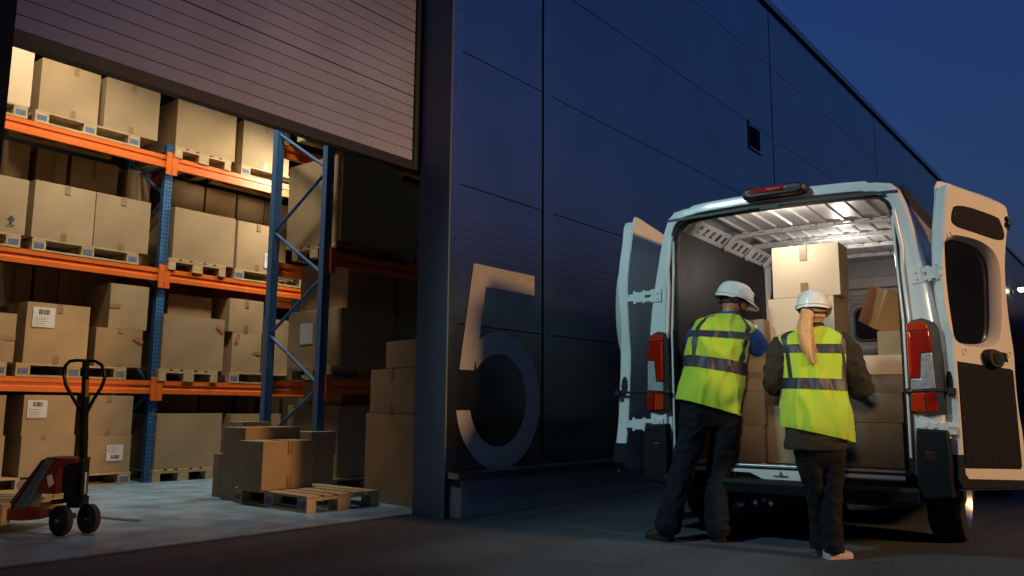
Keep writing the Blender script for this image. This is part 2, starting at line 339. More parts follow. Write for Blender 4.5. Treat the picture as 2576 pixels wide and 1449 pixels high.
# inner shell of the hall
s = MB(); s.box(-6.2, 20.2, 14.0, 14.2, 0, 7.6); s.box(-6.2, -6.0, 4.98, 14, 0, 7.6); s.box(20, 20.2, 4.98, 14, 0, 7.6); whb(s, 'inner_wall', M['hallwall'])
s = MB(); s.box(-6.2, 20.2, 4.98, 14.2, 7.45, 7.6); whb(s, 'ceiling', M['hallwall'])
s = MB(); s.box(20.2, 58.4, 4.98, 30, 0, 7.6); whb(s, 'far_building_block', M['hallwall'])
for x, y, z in ((3.2, 8.0, 5.92), (7.2, 8.86, 4.62), (4.7, 7.4, 6.52)):
    s = MB(); s.box(x-.5, x+.5, y-.2, y+.2, z, z+.1); whb(s, 'ceiling_light_housing', M['darksteel'])
# lamp on the far end of the facade
wl = empty('wall_lamp', (40.1, YF, 5.9), 0, 'small lit lamp high on the far end of the dark facade', 'wall lamp')
m_ = MB(); m_.box(-.2, .2, -.06, 0, -.08, .12); m_.tube([(0, 0, .1), (0, -.35, .16)], .03); m_.build('lamp_bracket', M['darksteel'], wl)
m_ = MB(); m_.box(-.26, .26, -.62, -.26, .03, .15); m_.build('lamp_head', M['farlamp'], wl, bevel=.03)
# dark warehouse across the yard (it is what the glossy cladding mirrors low down)
ob = empty('facing_warehouse', (10, -45, 0), 0, 'dark warehouse across the yard behind the camera', 'warehouse')
m_ = MB(); m_.box(-90, 130, -20, 0, 0, 15.1)
for i in range(22): m_.box(-88+i*10, -87.7+i*10, 0, .15, 0, 15)
m_.build('wall', mat('dark_far_cladding', (.015, .016, .018), .8), ob)
m_ = MB(); m_.box(-90.2, 130.2, -20.2, .3, 15.1, 15.4); m_.build('roof', M['gap'], ob)
fb = empty('horizon_glow_screen', (105, -20, 0), 0, 'low dark block far beyond the vans, added to hide the horizon glow', 'warehouse')  # building added to cover the orange glow along the horizon
m_ = MB(); m_.box(0, 20, -90, 45, 0, 11); m_.build('wall', mat('far_dark_wall', (.02, .026, .035), .8), fb)
m_ = MB(); m_.box(-.3, 20.3, -90.3, 45.3, 11, 11.4); m_.build('roof', M['gap'], fb)
# ------------------------------------------------------------------ pallet racks
def upright(x0, y, z1, up=1, w=.10, d=.08):
    """C-shaped post with punched holes; front face at y, flanges behind it"""
    m = MB(); p = .05; n = int(z1/p)
    cols = [0, .020, .034, .066, .080, w]
    for i in range(n):
        z = i*p
        for a, b in ((0, .030), (.030, p)):
            for c in range(5):
                if a == 0 or c not in (1, 3):
                    m.face([(x0+cols[c], y, z+a), (x0+cols[c+1], y, z+a), (x0+cols[c+1], y, z+b), (x0+cols[c], y, z+b)])
    for xx, s_ in ((x0, 1), (x0+w, -1)):
        m.face([(xx, y, 0), (xx, y+d, 0), (xx, y+d, n*p), (xx, y, n*p)])
        m.face([(xx, y+d, 0), (xx+s_*.025, y+d, 0), (xx+s_*.025, y+d, n*p), (xx, y+d, n*p)])
    m.box(x0+.046, x0+.054, y-.002, y+.004, 0, n*p)
    bmesh.ops.remove_doubles(m.b, verts=m.b.verts, dist=.0004)
    return m
def beam(x0, x1, y, zt, h=.158):
    prof = [(0, 0), (0, -.052), (.014, -.062), (.014, -.094), (0, -.104), (0, -h), (.05, -h), (.05, 0)]
    m = MB(); m.rings([[Vector((x, y+a, zt+b)) for a, b in prof] for x in (x0, x1)], closed=True, cap0=True, cap1=True); return m
def conn(x0, x1, y, zt):
    m = MB(); m.box(x0, x1, y-.012, y-.001, zt-.24, zt+.045)
    m.box(x0+.012, x0+.02, y-.016, y-.012, zt-.2, zt-.16); m.box(x0+.012, x0+.02, y-.016, y-.012, zt-.02, zt+.02)
    return m
def rack(name, label, xs, y, depth, levels, ztop, loc):
    t = empty(name, loc, 0, label, 'pallet rack'); ofs = Matrix.Translation(-Vector(loc))
    def put(m, nm, mt, **k):
        bmesh.ops.transform(m.b, matrix=ofs, verts=m.b.verts); return m.build(nm, mt, t, **k)
    for x in xs:
        for yy in (y, y+depth-.08):
            put(upright(x-.05, yy, ztop), 'upright', M['blue'], recalc=False)
            mm = MB(); mm.box(x-.07, x+.07, yy-.03, yy+.11, .004, .012); put(mm, 'foot_plate', M['blue'])
        z = .55; s_ = 0
        while z < ztop-.45:
            ya, yb = (y+.07, y+depth-.07) if s_ else (y+depth-.07, y+.07)
            mm = MB(); mm.tube([(x, ya, z), (x, yb, z+.56)], .019, 8); put(mm, 'diagonal_brace', M['blue'], smooth=40)
            z += .60; s_ = 1-s_
        mm = MB(); mm.tube([(x, y+.05, ztop-.3), (x, y+depth-.05, ztop-.3)], .019, 8); put(mm, 'cross_brace', M['blue'], smooth=40)
    for x0, x1 in zip(xs, xs[1:]):
        for zt in levels:
            for yy, sg in ((y, 1), (y+depth-.05, 1)):
                put(beam(x0+.052, x1-.052, yy-.045 if yy == y else yy+.045, zt), 'beam', M['orange'])
            put(conn(x0+.002, x0+.075, y-.046, zt), 'beam_connector', M['orange'])
            put(conn(x1-.075, x1-.002, y-.046, zt), 'beam_connector', M['orange'])
    return t
L1, L2, L3 = 1.215, 2.595, 4.035
Y1 = 9.67
rack('pallet_rack', 'long pallet rack with blue posts and orange beams along the back of the hall', [-.30, 2.42, 5.20, 7.97, 10.74], Y1, 1.05, (L1, L2, L3), 4.24, (5.2, Y1, 0))
Y2 = 7.06
rack('pallet_rack', 'nearer pallet rack whose zigzag blue end frame stands behind the boxes on the floor', [5.66, 8.44, 11.2], Y2, 1.02, (L1, L2, L3), 4.5, (5.66, Y2, 0))
# ------------------------------------------------------------------ pallets
def make_pallet():
    t = empty('pallet'); L, Wd = 1.2, .8
    d = MB()
    for i, (y0, w) in enumerate(((0, .145), (.182, .10), (.3275, .145), (.518, .10), (.655, .145))): d.box(-.6, .6, y0-.4, y0+w-.4, .122, .144)
    d.build('deck', M['wood'], t, bevel=.003)
    s = MB()
    for x in (-.6, -.0725, .455): s.box(x, x+.145, -.4, .4, .100, .1215)
    s.build('stringer', M['wood'], t)
    for y in (-.4, -.0725, .30):
        s = MB(); s.box(-.6, .6, y, y+.1 if y != -.0725 else y+.145, 0, .0215); s.build('bottom_board', M['wood'], t)
    for x in (-.6, -.0725, .455):
        for y in (-.4, -.0725, .30):
            s = MB(); s.box(x+.001, x+.144, y+.002, y+(.098 if y != -.0725 else .143), .022, .0995)
            bl = s.build('block', M['wood'], t)
            if y == -.4:
                s = MB(); s.box(x+.02, x+.125, y-.001, y+.001, .032, .09); s.build('printed_mark', M['woodblue'], bl)
    return t
PP = make_pallet(); pal_used = [False]
def pallet(x, y, z, rz, label, group=None):
    if pal_used[0]: t = copy_tree(PP)
    else: t = PP; pal_used[0] = True
    t.location = (x, y, z); t.rotation_euler = (0, 0, rz)
    for k in ('group',):
        if k in t: del t[k]
    return tag(t, label, 'pallet', group)
# ------------------------------------------------------------------ cardboard boxes
def carton(w, d, h, loc, rz, label, tape='v', fx=.5, sticker=None, ship=None, arrow=None, side=None, m='card', group=None, name='cardboard_box', tl=.10, dent=True):
    """origin at the front-left-bottom corner; front face looks along -y"""
    t = empty(name, loc, rz, label, 'box', group)
    b = bmesh.new(); n = 6
    def P(x, y, z):   # slightly bulged walls, soft top
        bx = math.sin(math.pi*x/w)*math.sin(math.pi*z/h); by = math.sin(math.pi*y/d)*math.sin(math.pi*z/h)
        ox = (1 if x > w-1e-6 else -1 if x < 1e-6 else 0)*.006*by; oy = (1 if y > d-1e-6 else -1 if y < 1e-6 else 0)*.006*bx
        oz = -.004*math.sin(math.pi*x/w)*math.sin(math.pi*y/d) if z > h-1e-6 else 0
        k = noise.noise(Vector((x*3+loc[0], y*3+loc[1], z*3+loc[2])))*.003 if dent else 0
        return Vector((x+ox+(k if ox else 0), y+oy+(k if oy else 0), z+oz))
    def grid(o, u, v):
        vs = [[b.verts.new(P(*(Vector(o)+Vector(u)*i/n+Vector(v)*j/n))) for i in range(n+1)] for j in range(n+1)]
        for j in range(n):
            for i in range(n): b.faces.new((vs[j][i], vs[j][i+1], vs[j+1][i+1], vs[j+1][i]))
    grid((0, 0, 0), (w, 0, 0), (0, 0, h)); grid((w, 0, 0), (0, d, 0), (0, 0, h)); grid((w, d, 0), (-w, 0, 0), (0, 0, h)); grid((0, d, 0), (0, -d, 0), (0, 0, h))
    # top as two flaps with a thin slit running along y
    s = .0025
    for o, u, in (((0, 0, h), (w/2-s, 0, 0)), ((w/2+s, 0, h), (w/2-s, 0, 0))): grid(o, u, (0, d, 0))
    grid((w/2-s, 0, h-.004), (2*s, 0, 0), (0, d, 0)); grid((0, d, 0), (w, 0, 0), (0, -d, 0))
    bmesh.ops.remove_doubles(b, verts=b.verts, dist=.0003)
    mb = MB(); mb.b.free(); mb.b = b
    body = mb.build('box_body', M[m], t, recalc=True); bv = body.modifiers.new('bevel', 'BEVEL'); bv.width = .004; bv.segments = 2; bv.limit_method = 'ANGLE'; bv.angle_limit = R(50)
    tw = min(.055, w*.12)
    def strip(x, z0, z1, nm='tape', mm='tape', ww=tw):
        q = MB(); k = 5
        q.rings([[Vector((x+e*ww/2, -.0075-.006*math.sin(math.pi*min(max(x/w, 0), 1))*math.sin(math.pi*(z0+(z1-z0)*i/k)/h), z0+(z1-z0)*i/k)) for e in (-1, 1)] for i in range(k+1)], closed=False)
        return q.build(nm, M[mm], t)
    if tape == 'v':
        q = MB(); q.face([(fx*w-tw/2, -.006, h+.001), (fx*w+tw/2, -.006, h+.001), (fx*w+tw/2, d+.004, h+.001), (fx*w-tw/2, d+.004, h+.001)]); q.build('tape', M['tape'], t)
        strip(fx*w, h-tl, h+.001); strip(fx*w, .002, tl*.9)
    elif tape == 'top': strip(fx*w, h-tl, h+.001)
    elif tape == 'long': strip(fx*w, .004, h)
    elif tape == 'h':
        q = MB(); z = h*.5; x = w if fx > .5 else 0; s_ = -1 if fx > .5 else 1
        q.face([(x+s_*.0, -.009, z-.025), (x+s_*.13, -.009, z-.028), (x+s_*.13, -.009, z+.022), (x, -.009, z+.025)]); q.build('tape', M['tape'], t)
    elif tape == 'hh':
        for x, s_ in ((0, 1), (w, -1)):
            q = MB(); z = h*.55; q.face([(x, -.009, z-.025), (x+s_*.12, -.010, z-.028), (x+s_*.12, -.010, z+.022), (x, -.009, z+.025)]); q.build('tape', M['tape'], t)
    def onface(cx, cz, ww, hh, ang, nm, mm, off, par=None):
        q = MB(); pts = []
        for sx, sz in ((-1, -1), (1, -1), (1, 1), (-1, 1)):
            x, z = sx*ww/2, sz*hh/2; pts.append((cx+x*math.cos(ang)-z*math.sin(ang), off, cz+x*math.sin(ang)+z*math.cos(ang)))
        q.face(pts); return q.build(nm, M[mm], par or t)
    if sticker:
        sx, sz, an = sticker; st = onface(sx*w, sz*h, .125, .045, R(an), 'red_sticker', 'redtag', -.011)
        onface(sx*w, sz*h, .10, .018, R(an), 'sticker_print', 'pink', -.0125, st)
    if ship:
        sx, sz, sw, up = ship; sl = onface(sx*w, sz*h, sw, sw*.95, 0, 'shipping_label', 'paper', -.011)
        q = MB(); x = sx*w-sw*.24; zc = sz*h+(sw*.25 if up else -sw*.25)
        random.seed(int(sw*1000)); 
        while x < sx*w+sw*.24:
            ww = random.choice((.004, .007, .011)); q.face([(x, -.0125, zc-sw*.12), (x+ww, -.0125, zc-sw*.12), (x+ww, -.0125, zc+sw*.12), (x, -.0125, zc+sw*.12)]); x += ww+random.choice((.003, .006))
        q.build('barcode', M['ink'], sl)
        q = MB()
        for i in range(5):
            zz = sz*h+(-1 if up else 1)*sw*(.02+.09*i); x0 = sx*w-sw*.42; q.face([(x0, -.0125, zz-.002), (x0+sw*random.uniform(.4, .8), -.0125, zz-.002), (x0+sw*.5, -.0125, zz+.001), (x0, -.0125, zz+.001)])
        q.build('printed_lines', M['ink'], sl)
    if arrow:
        ax, az = arrow[0]*w, arrow[1]*h; q = MB(); y = -.0125; s_ = .05
        q.face([(ax-.25*s_, y, az-.6*s_), (ax+.25*s_, y, az-.6*s_), (ax+.25*s_, y, az+.3*s_), (ax-.25*s_, y, az+.3*s_)])
        q.face([(ax-.8*s_, y, az+.3*s_), (ax+.8*s_, y, az+.3*s_), (ax, y, az+1.3*s_)])
        q.face([(ax-.8*s_, y, az-1.0*s_), (ax+.8*s_, y, az-1.0*s_), (ax+.8*s_, y, az-.8*s_), (ax-.8*s_, y, az-.8*s_)]); q.build('arrow_mark', M['ink'], t)
    return t
PT_ = .1445
def rb(xl, xr, yt, z0, label, Y=9.625, depth=.75, zt=None, **k):
    """box whose front-left edge stands at survey pixels xl..xr, top yt at its left corner, resting at height z0"""
    pl = ony(xl, yt, Y); z1 = zt or pl.z
    ym = 724.5+0  # find X of both edges at mid height
    zm = (z0+z1)/2
    def X(u):
        lo, hi = 0, 1449
        for _ in range(30):
            m_ = (lo+hi)/2
            if ony(u, m_, Y).z > zm: lo = m_
            else: hi = m_
        return ony(u, lo, Y).x
    x0 = X(xl-(2 if zm > 2 else 4)*0); x1 = X(xr)
    return carton(x1-x0, depth, z1-z0, (x0, Y, z0), k.pop('rz', 0), label, **k)
g1 = 'pallets lying on the beams of the pallet rack'
a1, a2, a3 = L1+PT_, L2+PT_, L3+PT_
# --- top level, rear rack
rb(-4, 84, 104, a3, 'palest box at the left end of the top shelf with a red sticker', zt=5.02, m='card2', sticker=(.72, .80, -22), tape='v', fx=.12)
rb(102, 250, 142, a3, 'big box second from the left on the top shelf, tape tabs at top and bottom', fx=.57)
rb(265, 400, 191, a3, 'third box from the left on the top shelf, just left of the first blue post')
rb(445, 593, 246, a3, 'tall plain box on its pallet on the top shelf right of the first blue post', tape=None, depth=1.0)
rb(611, 728, 299, a3, 'bright box on the top shelf directly behind the zigzag frame', tape='v', fx=.48)
for x, s in ((1.62+.0, 0), (2.95, 0)): pass
def pal_l(xl, z, label, Y=9.62, px=None):   # long side to the front
    X = ony(xl, px, Y).x; return pallet(X+.6, Y+.4, z+.0005, 0, label, g1)
def pal_s(xl, z, label, Y=9.60, px=None):   # short side to the front
    X = ony(xl, px, Y).x; return pallet(X+.4, Y+.6, z+.0005, R(90), label, g1)
pal_l(88, L3, 'pallet under the second and third boxes of the top shelf', px=300)
pallet(ony(78, 285, 9.62).x-.63, 10.02, L3+.0005, 0, 'pallet at the left edge of the top shelf under the palest box', g1)
pal_s(441, L3, 'pallet with short side to the front, top shelf, right of the first post', px=385)
pal_l(607, L3, 'pallet on the top shelf behind the zigzag frame', px=425)
# --- middle level
rb(-70, 68, 425, a2, 'grey-looking box with a black arrow at the left edge of the middle shelf', tape=None, arrow=(.72, .22))
rb(84, 237, 450, a2, 'wide box with tape tabs left of centre on the middle shelf', fx=.52)
rb(239, 376, 482, a2, 'box next to the first blue post on the middle shelf', fx=.5)
rb(437, 590, 519, a2, 'wide untaped box right of the first blue post on the middle shelf', tape=None, depth=.85)
rb(597, 690, 552, a2, 'box with a blue-white label beside the zigzag frame on the middle shelf', fx=.55, ship=(.92, .26, .22, False), depth=.8, zt=ony(601, 554, 9.62).z)
Yb = 10.38
def back(xl, xr, z0, zt, label, **k): return rb(xl, xr, 500, z0, label, Y=Yb, depth=.55, zt=zt, **k)
back(-60, 66, a2, 3.97, 'dark box standing behind the arrow box on the middle shelf', tape=None)
back(84, 161, a2, 3.97, 'box with one long vertical tape behind the wide box of the middle shelf', tape='long', fx=.55)
back(172, 290, a2, 3.97, 'tall box with small tape tabs behind the middle shelf front row', fx=.47, tl=.24)
back(313, 372, a2, 3.97, 'narrow box with long tape behind the box next to the first post, middle shelf', tape='long', fx=.45)
back(424, 508, a2, 3.97, 'box with two side tapes behind the wide untaped box, right of the post', tape='hh')
back(514, 588, a2, 3.97, 'box with a small red sticker behind the wide untaped box, middle shelf', tape=None, sticker=(.80, .62, 65))
back(594, 660, a2, 3.97, 'box with a short side tape high behind the labelled box, middle shelf', tape='h', fx=.9)
back(662, 720, a2, 3.97, 'half hidden box behind the left post of the zigzag frame, middle shelf', tape=None)
pal_l(80, L2, 'pallet under the two boxes left of the first post, middle shelf', px=620)
pallet(ony(56, 620, 9.62).x-.62, 10.02, L2+.0005, 0, 'pallet under the arrow box at the left of the middle shelf', g1)
pal_s(424, L2, 'pallet with its short side to the front under the wide untaped box', px=660)
pal_l(590, L2, 'pallet under the labelled box beside the zigzag frame', px=690)
# --- lower level
rb(-70, 38, 780, a1, 'box with a side tape at the left edge of the lower shelf', tape='h', fx=.9)
l2 = rb(63, 222, 757, a1, 'large box with a white shipping label above the pallet jack handle', fx=.51, ship=(.26, .76, .23, True))
rb(239, 357, 822, a1, 'low box with a red sticker beside the first post on the lower shelf', sticker=(.90, .72, -25), fx=.52, tl=.05)
z_ = ony(239, 822, 9.62).z
rb(276, 372, 711, z_, 'upright box stacked on the low stickered box beside the first post', tape='h', fx=.1, depth=.6)
zb = a1
back(-55, 72, zb, 2.53, 'box with shiny tape behind the left edge of the lower shelf', tape='long', fx=.62)
back(79, 137, zb, 2.53, 'first of two slim boxes with long tape behind the labelled box', tape='long', fx=.55)
back(140, 197, zb, 2.53, 'second of two slim boxes with long tape behind the labelled box', tape='long', fx=.5)
back(199, 272, zb+.55, 2.53, 'small box with a faint red sticker high behind the lower shelf', tape=None, sticker=(.72, .75, -25))
back(199, 276, zb, zb+.54, 'small box with two tape tabs between the large labelled box and the upright one', fx=.4, tl=.07)
rb(408, 563, 789, a1, 'wide box with red sticker in its corner right of the first post, lower shelf', tape=None, sticker=(.92, .80, -38), depth=.9)
z2 = ony(408, 789, 9.62).z
rb(423, 532, 738, z2, 'flat box lying on the wide stickered box of the lower shelf', tape='hh', Y=9.80)
rb(583, 656, 834, a1, 'box with an upright red sticker left of the zigzag frame, lower shelf', tape='h', fx=.9, sticker=(.16, .83, 75), depth=.6)
z3 = ony(583, 834, 9.62).z
rb(577, 662, 749, z3, 'small taped box on top of the box with the upright sticker', fx=.5, tl=.11, depth=.6)
rb(661, 735, 800, a1, 'box half hidden by the left post of the zigzag frame, lower shelf', tape=None, Y=9.75)
rb(664, 735, 750, ony(661, 800, 9.75).z, 'topmost box half hidden by the left post of the zigzag frame, lower shelf', tape=None, Y=9.75, zt=2.05)
pal_l(40, L1, 'pallet behind the pallet jack handle on the lower shelf', px=920)
pallet(ony(18, 910, 9.62).x-.60, 10.02, L1+.0005, 0, 'pallet at the left edge of the lower shelf', g1)
pal_s(399, L1, 'pallet with its short side to the front under the wide stickered box', px=935)
pal_l(577, L1, 'pallet under the box with the upright sticker', px=940)
# --- ground level
g0 = PT_+.006
rb(50, 186, 1097, g0, 'lower box of the stack behind the pallet jack column', tape='top', fx=.4, tl=.03)
rb(57, 190, 993, ony(58, 1098, 9.62).z, 'upper box with a white label low in the rack behind the pallet jack column', tape=None, ship=(.25, .66, .2, True))
rb(219, 328, 1095, g0, 'lower box with a white label near the ground right of the pallet jack', tape=None, ship=(.62, .52, .19, False))
rb(223, 333, 994, ony(223, 1095, 9.62).z, 'upper box on the labelled one right of the pallet jack', fx=.45, tl=.07)
rb(-80, 8, 1098, g0, 'lower box at the left edge of the picture near the ground', tape=None)
rb(-80, 12, 993, ony(-80, 1098, 9.62).z, 'upper box at the left edge of the picture near the ground', tape=None)
rb(391, 556, 1040, g0, 'wide box on a pallet on the ground right of the first post', tape=None, depth=.9, zt=ony(395, 1040, 9.62).z)
rb(577, 704, 1041, g0, 'long low box at the foot of the zigzag frame behind the floor boxes', tape=None, Y=9.62)
for i, (a_, c_, lb) in enumerate([(392, 494, 'left'), (500, 580, 'middle')]):
    back(a_, c_, g0, 1.05, f'{lb} box in the row behind the wide ground level box', tape=None)
back(593, 637, g0, 1.05, 'box with two small tapes behind the long low box on the ground', fx=.5)
back(651, 700, g0, 1.05, 'box behind the left post of the zigzag frame at ground level', tape=None)
back(708, 778, g0, 1.05, 'box seen between the two posts of the zigzag frame at ground level', tape=None)
pallet(ony(168, 1200, 9.62).x-.45, 10.02, .0045, 0, 'pallet on the floor behind the pallet jack wheels')
pallet(ony(328, 1190, 9.62).x-.6, 10.02, .0045, 0, 'pallet on the floor between the pallet jack and the first post')
pallet(ony(383, 1200, 9.60).x+.4, 10.2, .0045, R(90), 'pallet on the floor right of the first blue post')
# --- nearer rack: boxes whose lit left sides show through the zigzag frame, fronts in the dark
def r2(x, w, z0, h, d, label, y=7.10, **k): return carton(w, d, h, (x, y, z0), 0, label, **k)
r2(5.80, .92, a2, 1.0, .98, 'tall box lit on its left side behind the top of the zigzag frame', y=7.02, tape=None)
r2(6.78, .95, a2, .92, .9, 'dark box second from the zigzag frame on the nearer rack, middle shelf', tape=None)
r2(7.80, .60, a2, .85, .9, 'dark box at the right end of the nearer rack, middle shelf', tape=None)
r2(5.88, .8, a1, .64, .95, 'box with a blue-white label seen through the lower zigzag frame', y=7.04, tape=None)
r2(6.74, .8, a1, .62, .9, 'dark box right of the zigzag frame on the lower shelf of the nearer rack', tape=None)
r2(7.60, .75, a1, .60, .9, 'dark box near the door jamb on the lower shelf of the nearer rack', tape=None)
r2(6.0, .72, a1+.645, .55, .85, 'upper box with a small tape seen through the middle of the zigzag frame', y=7.10, tape='top')
r2(6.80, .8, a1+.625, .5, .85, 'upper dark box on the lower shelf of the nearer rack', tape=None)
r2(5.80, .95, a3, .8, .95, 'box on the top shelf of the nearer rack behind the roller door', tape=None)
r2(6.8, .95, a3, .8, .95, 'second box on the top shelf of the nearer rack behind the roller door', tape=None)
r2(5.95, .85, g0, .78, .9, 'box at ground level in the nearer rack, lit on its left side', y=7.12, tape=None)
r2(6.86, .8, g0, .80, .9, 'dark box at ground level in the nearer rack', tape=None)
r2(7.7, .65, g0, .80, .9, 'dark box at ground level in the nearer rack, nearest the door jamb', tape=None)
r2(6.1, .6, g0+.785, .26, .7, 'low pale box on top of the ground level box in the nearer rack', y=7.25, tape=None)
for z, nm in ((L1, 'lower'), (L2, 'middle'), (L3, 'top'), (.0045, 'ground')):
    pallet(5.78+.62, 7.06+.42, z+.0005, 0, f'pallet next to the zigzag frame on the {nm} level of the nearer rack')
    pallet(7.04+.60, 7.06+.42, z+.0005, 0, f'pallet in the dark part of the nearer rack, {nm} level')
# white label on the lit side of the lower box
q = MB(); q.face([(5.868, 7.75, 1.62), (5.868, 7.52, 1.62), (5.868, 7.52, 1.86), (5.868, 7.75, 1.86)])
tg = q.build('shipping_label', M['paper']); 
for o in D.objects:
    if o.get('label', '') == 'box with a blue-white label seen through the lower zigzag frame': tg.parent = o; tg.matrix_parent_inverse = Matrix.Translation(-o.location)
# --- boxes on the floor in front
fl = .0045
pallet(5.06, 6.49, fl, R(-93.3), 'empty-fronted wooden pallet on the hall floor carrying one box')
carton(.575, .385, .445, (4.640, 6.600, fl+PT_), R(-1), 'box with orange-lit front standing on the floor pallet', fx=.52, tl=.13)
carton(.645, .38, .705, (4.752, 7.055, fl), R(-.5), 'wide box standing directly behind the box on the floor pallet', tape=None)
carton(.34, .255, .43, (4.845, 7.49, fl), R(-2), 'small upright box at the left end of the floor group', tape=None)
carton(.36, .25, .745, (5.21, 7.80, fl), R(-1), 'tallest box at the back of the floor group', tape=None)
carton(.31, .33, .24, (5.385, 6.85, fl+.418), R(-1), 'small box at the right of the floor group beside the pallet', tape='top', fx=.35)
carton(.29, .32, .415, (5.40, 6.87, fl), R(-1), 'box under the small one at the right of the floor group', tape=None)
q = MB(); q.face([(4.843, 7.60, .30), (4.843, 7.565, .30), (4.843, 7.575, .435), (4.843, 7.61, .435)]); tp_ = q.build('tape', M['tape'])
for o in D.objects:
    if o.get('label', '') == 'small upright box at the left end of the floor group': tp_.parent = o; tp_.matrix_parent_inverse = (Matrix.Translation(o.location) @ Matrix.Rotation(o.rotation_euler.z, 4, 'Z')).inverted(); tp_.location.x -= .008
def colbox(z0, z1, y0, y1, label, **k):   # its lit face looks to -x
    w = y1-y0; t = carton(w, .62, z1-z0, (5.48+.0, y1, z0), R(-90), label, **k); return t
carton(1.0, .6, .855, (5.66, 6.35, fl), R(-100), 'tall box standing on the floor against the door jamb', tape=None)
carton(.90, .55, .428, (5.645, 6.28, fl+.858), R(-100), 'taped middle box of the stack against the door jamb', tape='v', fx=.42)
carton(.62, .5, .262, (5.60, 6.02, fl+1.29), R(-100), 'small top box of the stack against the door jamb', tape=None)
# ------------------------------------------------------------------ pallet jack
JO = onz(150, 1350); fh = Vector((math.cos(AZ), math.sin(AZ), 0)); rh = Vector((math.sin(AZ), -math.cos(AZ), 0))
jk = empty('pallet_jack', (JO.x, JO.y, .0045), AZ-R(90), 'orange and black hand pallet jack with looped handle on the hall floor', 'pallet jack')
def jp(u, v, dy=0):   # pixel -> local point of the jack, dy metres behind its near wheel
    p = onp(u, v, JO+fh*dy, fh)-JO; return Vector((p.dot(rh), p.dot(fh), p.z))
def wheel(c, ax, r, w, nm, par):
    ax = Vector(ax).normalized(); c = Vector(c)
    m_ = MB(); prof = [(-w/2, r*.86), (-w/2*.8, r), (w/2*.8, r), (w/2, r*.86)]
    sd = ax.cross(Vector((0, 0, 1))).normalized(); up = sd.cross(ax)
    rg = [[c+ax*a+(sd*math.cos(k*math.pi/16)+up*math.sin(k*math.pi/16))*rr for k in range(32)] for a, rr in prof]
    m_.rings(rg, cap0=True, cap1=True); o = m_.build(nm, M['rubber'], par, smooth=40)
    m_ = MB(); m_.tube([c-ax*(w/2+.004), c+ax*(w/2+.004)], r*.5, 20); m_.build('wheel_hub', M['darksteel'], o, smooth=40)
    m_ = MB(); m_.tube([c-ax*(w/2+.012), c+ax*(w/2+.012)], r*.16, 12); m_.build('axle_cap', M['steel'], o, smooth=40)
ax = Vector((.45, .9, 0)).normalized()
wheel((0, .0, .105), ax, .105, .05, 'steer_wheel', jk); wheel(Vector((.135, .12, .105)), ax, .103, .05, 'steer_wheel', jk)
m_ = MB(); m_.tube([jp(175, 1300, .06)-ax*.04, jp(175, 1300, .06)+ax*.04], .02); m_.build('axle', M['darksteel'], jk)
m_ = MB(); base = jp(208, 1215, .1); top = jp(212, 1040, .1)
m_.box(-.028, .028, -.02, .02, 0, 1, T=Matrix.Translation(base) @ (top-base).to_track_quat('Z', 'Y').to_matrix().to_4x4() @ Matrix.Diagonal((1, 1, (top-base).length, 1))); m_.build('handle_shaft', M['jackblk'], jk, bevel=.006)
hp = [jp(x, y, .1) for x, y in ((210, 1048), (185, 1005), (166, 972), (161, 945), (164, 922), (176, 910), (195, 908), (215, 909), (240, 910), (255, 919), (263, 938), (263, 955), (254, 978), (236, 1005), (218, 1040))]
m_ = MB(); m_.tube(hp, .0125, 10); m_.build('handle_loop', M['jackblk'], jk, smooth=40)
m_ = MB(); m_.box(-.026, .026, -.016, .016, 0, 1, T=Matrix.Translation(jp(212, 1050, .1)) @ (jp(216, 908, .1)-jp(212, 1050, .1)).to_track_quat('Z', 'Y').to_matrix().to_4x4() @ Matrix.Diagonal((1, 1, (jp(216, 908, .1)-jp(212, 1050, .1)).length, 1)))
hm = m_.build('handle_spine', M['jackblk'], jk, bevel=.005)
m_ = MB(); a, b, c, d = [jp(x, y, .076) for x, y in ((212.5, 1000), (223, 1000), (224.5, 957), (213.5, 957))]; m_.face([a, b, c, d]); m_.build('warning_sticker', M['yellow'], hm)
m_ = MB(); m_.box(-.075, .055, -.05, .05, .0, .30, T=Matrix.Translation(jp(192, 1264, .1))); m_.box(-.05, .06, -.06, .06, .02, .1, T=Matrix.Translation(jp(192, 1285, .1)))
m_.build('hydraulic_pump', M['jackblk'], jk, bevel=.012)
m_ = MB(); m_.tube([jp(211, 1245, .04), jp(214, 1190, .04)], .018, 12); 
for i in range(9): m_.tube([jp(211+.3*i, 1240-5.5*i, .04), jp(211+.3*i, 1237.5-5.5*i, .04)], .026, 12)
m_.build('pump_spring', M['steel'], jk, smooth=40)
m_ = MB(); m_.tube([jp(130, 1265, .02), jp(212, 1256, .02)], .017, 10); m_.build('pedal_bar', M['jackblk'], jk, smooth=40)
